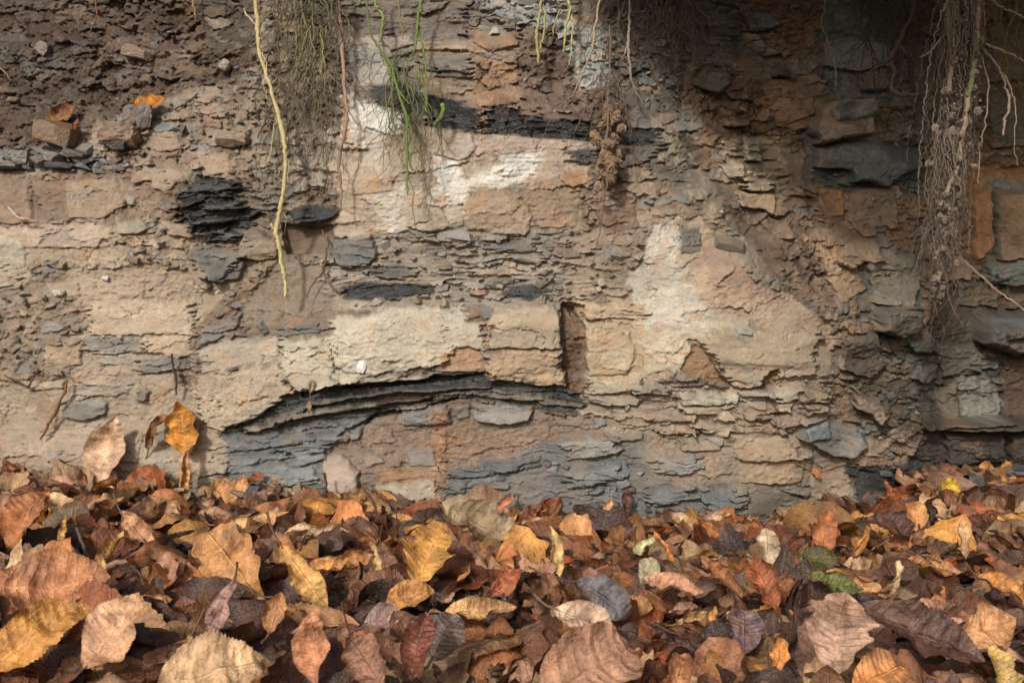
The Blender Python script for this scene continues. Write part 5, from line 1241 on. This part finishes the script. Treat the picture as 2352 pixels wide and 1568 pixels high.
def hero_leaf(h):
    u, v, Lp, th, tilt, wr, kind, c, cc, cl, wet, short, label, dy = h
    ta = math.radians(tilt); tr = math.radians(th)
    vb = v + 0.5 * Lp * max(abs(math.sin(tr)), wr * abs(math.cos(tr)))
    y = ground_y(vb - 6, 0.022)
    wy = wall_y(np.clip(u, 0, 2350), min(v, 1200)) - 0.012
    if v < 1110 or y > wy - 0.02: y = wy - 0.02
    if v < 1100: y = wy - 0.012
    elif y < wy - 0.06: y -= 0.03
    y += dy
    sfac = math.sin(ta) + 0.18 * math.cos(ta)
    vec = np.array((math.cos(tr), math.sin(tr) / sfac))
    Lm = px(Lp, y) * np.linalg.norm(vec)
    roll = LRNG.normal(0, 0.10)
    nrm = np.array((math.sin(roll), -math.sin(ta), math.cos(ta)))
    ex = np.array((1.0, 0, 0)); eu = np.array((0, math.cos(ta), math.sin(ta)))
    ax = ex * vec[0] + eu * vec[1]
    big = Lp > 100
    V, F, uv, C = leaf_geo(kind, Lm, wr * (1.0 if abs(math.cos(tr)) < .5 else 1.0 / max(sfac, .6)), LRNG, 54 if big else 36, 10 if big else 8, cc * 1.3, cl * 1.9 * LRNG.choice([-1, 1]), LRNG.normal(0, .35), 1.0, LRNG.uniform(0.1, 0.5), desat(c), wet, mot=0.6)
    Rm = frame(nrm, ax); V = V @ Rm.T
    o = new_mesh('fallen_leaf', V, F, M_LEAF, None, C, uv, True)
    o.location = at(u, v, y)
    tag(o, label, 'leaf', GL)
    if LRNG.random() < 0.6: stalk(o, V, 0, 10 if big else 8, Lm, c, Rm, None, LRNG)
    named.append((u, v, Lp, short, y, wr))

# litter: the lower leaves first (nobody could count them), then single leaves on top
HX0, HY0, HC = -1.5, 0.35, 0.008
hxn, hyn = int(3.0 / HC), int(1.75 / HC)
gxx, gyy = np.meshgrid(HX0 + (np.arange(hxn) + .5) * HC, HY0 + (np.arange(hyn) + .5) * HC)
HM = litter_z(gxx, gyy).astype(np.float32)
PAL = [((196,140,88), 'tan'), ((206,164,118), 'light tan'), ((176,112,62), 'orange-brown'), ((158,86,44), 'rust'), ((196,136,62), 'golden'), ((112,70,46), 'dark brown'),
       ((148,100,72), 'dull brown'), ((84,58,46), 'blackish wet'), ((198,146,112), 'pinkish tan'), ((122,90,70), 'umber')]
def pick_col(x, y, r):
    near = float(np.clip((1.25 - y) / 0.5, 0, 1)); right = float(np.clip((x + 0.1) / 0.6, 0, 1))
    w = np.array([1.3, 1.0 - .3 * near, 1.3, 1.0, .7 - .3 * near, .8 + .6 * right + .6 * near, .6 + 1.3 * near, .4 + 1.1 * near + .5 * right, .6 + .4 * near, .7 + .9 * near])
    k = int(r.choice(len(PAL), p=w / w.sum())); return k
def rand_leaf(r, x, y, n, m, small=False, dark=1.0):
    k = pick_col(x, y, r); c = desat(PAL[k][0], 0.95, 1.14) * r.uniform(0.82, 1.16) * dark
    kind = str(r.choice(['ovate', 'ovate', 'long', 'round', 'oak', 'maple']))
    Lm = r.uniform(0.050, 0.105) * (r.uniform(0.4, 0.8) if small else 1.0)
    wr = {'ovate': .56, 'long': .38, 'round': .8, 'oak': .62, 'maple': .78}[kind] * r.uniform(.85, 1.15)
    cc = abs(r.normal(0.2, .9)) * r.choice([1, 1, -1]); cl = r.normal(0, 1.1)
    wet = {5: .3, 6: .25, 7: .7, 9: .3}.get(k, 0) * r.uniform(.5, 1.2)
    g = leaf_geo(kind, Lm, wr, r, n, m, cc, cl, r.normal(0, .5), r.uniform(.0, 1.1), r.choice([0.05, 0.15, 0.3, 0.8]), c, wet, mot=r.uniform(.3, 1.0))
    tilt = r.normal(0, 0.42); nrm = np.array((r.normal(0, .40), -0.42 + tilt, 1.0)); az = r.uniform(0, 2 * math.pi)
    Rm = frame(nrm, np.array((math.cos(az), math.sin(az), 0.0)))
    return g, Rm, k, kind, Lm, cc
def settle(V, x, y, pct, cap):
    ix = np.clip(((V[:, 0] + x - HX0) / HC).astype(int), 0, hxn - 1); iy = np.clip(((V[:, 1] + y - HY0) / HC).astype(int), 0, hyn - 1)
    z = float(np.percentile(HM[iy, ix] - V[:, 2], pct))
    z = min(z, float(litter_z(x, y)) + cap - 0.0)
    HM[iy, ix] = np.maximum(HM[iy, ix], HM[iy, ix] * 0.45 + 0.55 * (V[:, 2] + z))
    return z
def spot(r, ymax=1.95, wide=0.10):
    while True:
        y = 0.52 + (ymax - 0.52) * r.random() ** 1.05; hw = y * 0.5145 + wide
        x = r.uniform(-1.42, 1.42)
        if abs(x) > hw: continue
        u, v = proj((x, y, 0.03))
        if y > wall_y(np.clip(u, 0, 2350), min(v, 1230)) - 0.012: continue
        return x, y
r = np.random.default_rng(77)
acc = []; off = 0
for q in range(1750):
    x, y = spot(r, 1.95, 0.10 if q % 4 else 0.5)
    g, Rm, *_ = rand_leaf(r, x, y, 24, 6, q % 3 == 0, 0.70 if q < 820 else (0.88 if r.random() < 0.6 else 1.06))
    V, F, uv, C = g; V = V @ Rm.T; z = settle(V, x, y, 62, 0.028)
    acc.append((V + (x, y, z), F + off, uv, C)); off += len(V)
lit = new_mesh('leaf_litter', np.concatenate([a[0] for a in acc]), np.concatenate([a[1] for a in acc]), M_LEAF, None, np.concatenate([a[3] for a in acc]), np.concatenate([a[2] for a in acc]), True)
tag(lit, 'deep layer of brown autumn leaves covering the ground below the rock', 'leaf litter', kind='stuff')

for h in HERO: hero_leaf(h)
KN = {'ovate': 'oval', 'long': 'narrow', 'round': 'rounded', 'oak': 'wavy-edged', 'maple': 'ragged'}
used = set()
count = 0; tries = 0
while count < 206 and tries < 4000:
    tries += 1
    x, y = spot(r, 1.8); lean = count < 34
    if lean:
        u_ = r.uniform(20, 2330); y = wall_y(u_, 1120) - r.uniform(0.02, 0.07); x = (u_ - 1176) * S * y / D
    u, v = proj((x, y, 0.03))
    if not (-40 < u < 2392 and v < 1600): continue
    bad = False
    for (hu, hv, hl, sh, hy, hw) in named:
        if hy > y - 0.06 and abs(u - hu) < 0.42 * hl and abs(v - hv) < 0.36 * hl: bad = True; break
    if bad: continue
    g, Rm, k, kind, Lm, cc = rand_leaf(r, x, y, 36, 8)
    if lean: Rm = frame(np.array((r.normal(0, .4), -1.0, r.uniform(0.1, 0.7))), np.array((r.normal(0, 1), 0, r.uniform(0.2, 1.0))))
    V, F, uv, C = g; V = V @ Rm.T; z = settle(V, x, y, 60, 0.036)
    if lean: z = float(litter_z(x, y)) + Lm * r.uniform(0.02, 0.24)
    o = new_mesh('fallen_leaf', V, F, M_LEAF, None, C, uv, True); o.location = (x, y, z)
    if r.random() < 0.4: stalk(o, V, 0, 8, Lm, PAL[k][0], Rm, None, r)
    u, v = proj((x, y, z))
    ns = sorted(named, key=lambda q: (q[0] - u) ** 2 + 2.5 * (q[1] - v) ** 2)[:5]
    size = 'small' if Lm < 0.058 else ('large' if Lm > 0.082 else '')
    form = 'rolled' if abs(cc) > 1.2 else ('curled' if abs(cc) > 0.6 else 'flat')
    head = ' '.join(w_ for w_ in (size, PAL[k][1], form, KN[kind], 'leaf') if w_)
    lab = None
    for a in ns:
        rel = ('just behind' if a[1] - v > abs(a[0] - u) * .6 else 'just in front of' if v - a[1] > abs(a[0] - u) * .6 else 'to the left of' if u < a[0] else 'to the right of')
        cand = f"{head} {rel} the {a[3]}"
        if cand not in used and len(cand.split()) <= 16: lab = cand; break
    if lab is None: lab = f"{head} between the {ns[0][3]} and the {ns[1][3]}"
    used.add(lab); tag(o, lab, 'leaf', GL); count += 1

# torn bits of leaf and bark among the leaves
acc = []; off = 0
for q in range(650):
    x, y = spot(r, 1.7)
    k = pick_col(x, y, r); Lb = r.uniform(0.010, 0.030)
    V, F, uv, C = leaf_geo(str(r.choice(['round', 'oak', 'maple', 'long'])), Lb, r.uniform(.25, .9), r, 8, 4, abs(r.normal(0, .8)), r.normal(0, 1), 0.3, 0.3, .2, desat(PAL[k][0], .9, 1.0) * r.uniform(.5, 1.1), 0.2)
    V = V @ frame(np.array((r.normal(0, .5), -.4 + r.normal(0, .5), 1.0)), np.array((r.normal(), r.normal(), 0.1))).T
    z = settle(V, x, y, 75, 0.045); acc.append((V + (x, y, z), F + off, uv, C)); off += len(V)
frag = new_mesh('leaf_fragments', np.concatenate([a[0] for a in acc]), np.concatenate([a[1] for a in acc]), M_LEAF, None, np.concatenate([a[3] for a in acc]), np.concatenate([a[2] for a in acc]), True)
tag(frag, 'small torn bits of dead leaf lying among the fallen leaves', 'leaf fragments', kind='stuff')
# chips of slate fallen to the foot of the rock
cs_ = []
for _ in range(150):
    u = rf.uniform(0, 2352); y = wall_y(u, 1130) - abs(rf.normal(0, 0.03)) - 0.004; x = (u - 1176) * S * y / D
    d_ = rf.uniform(0.005, 0.02); zc = float(litter_z(x, y)) + rf.uniform(0.0, 0.02)
    q8 = np.array([(a_, b_, c_) for a_ in (-1, 1) for b_ in (-1, 1) for c_ in (-1, 1)], float) * (d_ * np.array((1.0, 0.7, 0.3))) * rf.uniform(0.5, 1.1, (8, 3))
    rm_ = np.array(Matrix.Rotation(rf.uniform(0, 6.28), 3, 'Z') @ Matrix.Rotation(rf.normal(0, .5), 3, 'X') @ Matrix.Rotation(rf.normal(0, .4), 3, 'Y'))
    cc_ = lin([(112,108,104), (150,130,108), (92,92,94), (128,108,90)][int(rf.integers(4))]) * ALB * rf.uniform(.7, 1.15)
    cs_.append((q8 @ rm_.T + (x, y, zc), np.array([(0,1,3,2),(4,6,7,5),(0,4,5,1),(2,3,7,6),(0,2,6,4),(1,5,7,3)]), np.tile(cc_, (8, 1))))
Vj, Fj, Cj = join(cs_); o = new_mesh('fallen_rubble', Vj, Fj, M_ROCK, None, Cj, smooth=False)
tag(o, 'small slate and limestone chips fallen along the foot of the rock', 'rubble', kind='stuff')
# leaves caught on the ledge and the face
def face_leaf(u, v, Lp, th, wr, kind, c, cc, cl, label, out=0.02, yaw=0.0, pitch=0.3):
    y = wall_y(u, v) - out; Lm = px(Lp, y); tr = math.radians(th)
    nrm = np.array((math.sin(yaw), -1.0, pitch)); ax = np.array((math.cos(tr), 0, math.sin(tr)))
    V, F, uv, C = leaf_geo(kind, Lm, wr, LRNG, 36, 8, cc, cl, .3, .8, .15, c, 0, mot=0.2)
    V = V @ frame(nrm, ax).T
    o = new_mesh('fallen_leaf', V, F, M_LEAF, None, C, uv, True); o.location = at(u, v, y)
    tag(o, label, 'leaf', 'leaves caught on the rock')
    stalk(o, V, 0, 8, Lm, c, None, None, LRNG)
face_leaf(344, 234, 76, 10, .6, 'maple', (222,140,24), .5, .8, 'bright orange leaf caught above grey stones on the upper ledge', 0.035)
face_leaf(142, 264, 80, 20, .75, 'round', (150,98,54), 1.3, .8, 'brown curled leaf behind the brick-shaped stone on the ledge', 0.03)
face_leaf(172, 290, 44, 260, .4, 'long', (160,96,46), 1.0, .5, 'narrow rust leaf end beside the brick-shaped stone', 0.03)
face_leaf(1876, 1086, 34, 300, .6, 'ovate', (190,120,70), .6, .5, 'small orange leaf caught low on the tan rock near the recess', 0.012)
face_leaf(715, 885, 34, 85, .5, 'round', (170,144,110), 1.2, .8, 'tiny dry leaf stuck on the pale bed above the dark ledge', 0.012)
face_leaf(708, 930, 26, 100, .6, 'round', (160,132,104), 1.2, .8, 'tiny withered leaf hanging below another on the dark ledge', 0.012)

# ------------------------------------------------------------------ twigs
def twig(path, c, label, c1=None, out=None, wig=0.0006):
    pts, rr = [], []
    for q in path:
        u, v, rad = q[:3]
        y = q[3] if len(q) > 3 else (wall_y(u, v) - out if out is not None else min(ground_y(v + 4, 0.04), wall_y(np.clip(u, 0, 2350), min(v, 1200)) - 0.02))
        pts.append(at(u, v, y)); rr.append(px(rad, y))
    V, F, C = tube_geo(pts, rr, 7, 5, wig, c, c1)
    o = new_mesh('twig', V, F, M_ROOT, None, C, smooth=True); tag(o, label, 'twig', 'twigs'); return o
twig([(154,872,3),(148,900,3.5),(130,940,4),(112,975,3.5),(92,1008,2.5)], (128,88,52), 'orange-brown stick leaning on the rock in the lower left', out=0.015)
twig([(10,862,2),(40,876,2.2),(62,888,2.5),(70,880,2),(88,848,1.6)], (86,66,54), 'dark forked twig on the rock at the left picture edge', out=0.012)
twig([(395,812,2.4),(398,845,3),(404,875,3),(404,905,2)], (70,52,40), 'thin dark upright twig stuck in the rock above the golden upright leaf', out=0.015)
twig([(592,318,1.5),(604,290,2),(622,250,2),(628,240,1.5)], (90,78,62), 'thin grey twig slanting on the soil beside the long bare root', out=0.02)
twig([(400,252,2),(425,238,2.4),(455,215,2)], (96,84,70), 'short grey twig lying on the soil right of the orange ledge leaf', out=0.012)
twig([(176,1212,4,1.18),(190,1248,4,1.15),(206,1285,4.5,1.12),(232,1330,4.5,1.08),(246,1352,4,1.06)], (92,78,70), 'dark grey twig slanting over the big serrated leaf')
twig([(836,1124,3,1.40),(856,1150,3,1.37),(870,1190,3.4,1.33),(890,1225,3.4,1.30),(912,1256,3.4,1.27)], (96,66,48), 'slender brown twig arching left of the speckled gold leaf')
twig([(755,1228,1.8,1.42),(790,1170,2,1.42),(745,1150,1.6,1.42)], (104,80,66), 'thin reddish stalk crossing the pale rolled leaf')
twig([(2240,1272,5,1.16),(2262,1300,5,1.12),(2280,1332,5,1.08),(2310,1365,5,1.05),(2365,1412,5.5,1.0)], (112,108,106), 'grey-blue twig lying at the right picture edge over the leaves')
twig([(1920,1146,2.5,1.50),(1942,1162,2.6,1.48),(1975,1172,2.6,1.46)], (84,64,54), 'small dark hooked stalk sticking up at the foot of the rock')
twig([(1650,1352,3.5,1.02),(1668,1380,4,1.0),(1700,1424,4.5,.97)], (90,70,62), 'dark wet stick pointing down through the leaves in the right front')
twig([(1300,1252,2.5,1.30),(1380,1225,2.8,1.33),(1440,1205,2.6,1.36),(1500,1190,2,1.38)], (80,60,48), 'dark thin stick lying along the back row below the dark crumpled leaf')
twig([(745,1085,3,1.49),(748,1105,3.4,1.49),(750,1130,3.4,1.48)], (84,54,36), 'short dark stump of twig in front of the tan stone')
TW = [(560,1345,640,1372,'thin brown stalk below the broad apricot leaf'),(1215,1300,1262,1348,'thin dark stalk left of the slate-coloured wet leaf'),(1700,1262,1748,1300,'short dark stalk left of the pale standing leaf'),
      (2075,1262,2160,1290,'thin straight stick behind the tan strap leaf'),(1040,1500,1150,1470,'thin pale stalk in front of the tan boat-shaped leaf'),(300,1300,330,1345,'short stalk standing beside the cupped tan leaf'),
      (1500,1430,1570,1462,'thin brown stick left of the golden sickle leaf'),(2190,1360,2250,1345,'thin stalk behind the round-backed tan leaf'),(690,1262,720,1225,'short dark stalk poking up by the pale rolled leaf')]
for (a0, b0, a1, b1, lb) in TW:
    y0 = ground_y(b0 + 8, 0.045); y1 = ground_y(b1 + 8, 0.045); um, vm_ = (a0 + a1) / 2 + LRNG.normal(0, 6), (b0 + b1) / 2 + LRNG.normal(0, 6)
    twig([(a0, b0, 2.2, y0), (um, vm_, 2.6, (y0 + y1) / 2), (a1, b1, 2.0, y1)], (104,78,60), lb)
twig([(395,1440,4,.92),(430,1428,4,.93),(470,1440,3.4,.92)], (70,58,52), 'dark curved stick beside the rolled leaf in the left front')
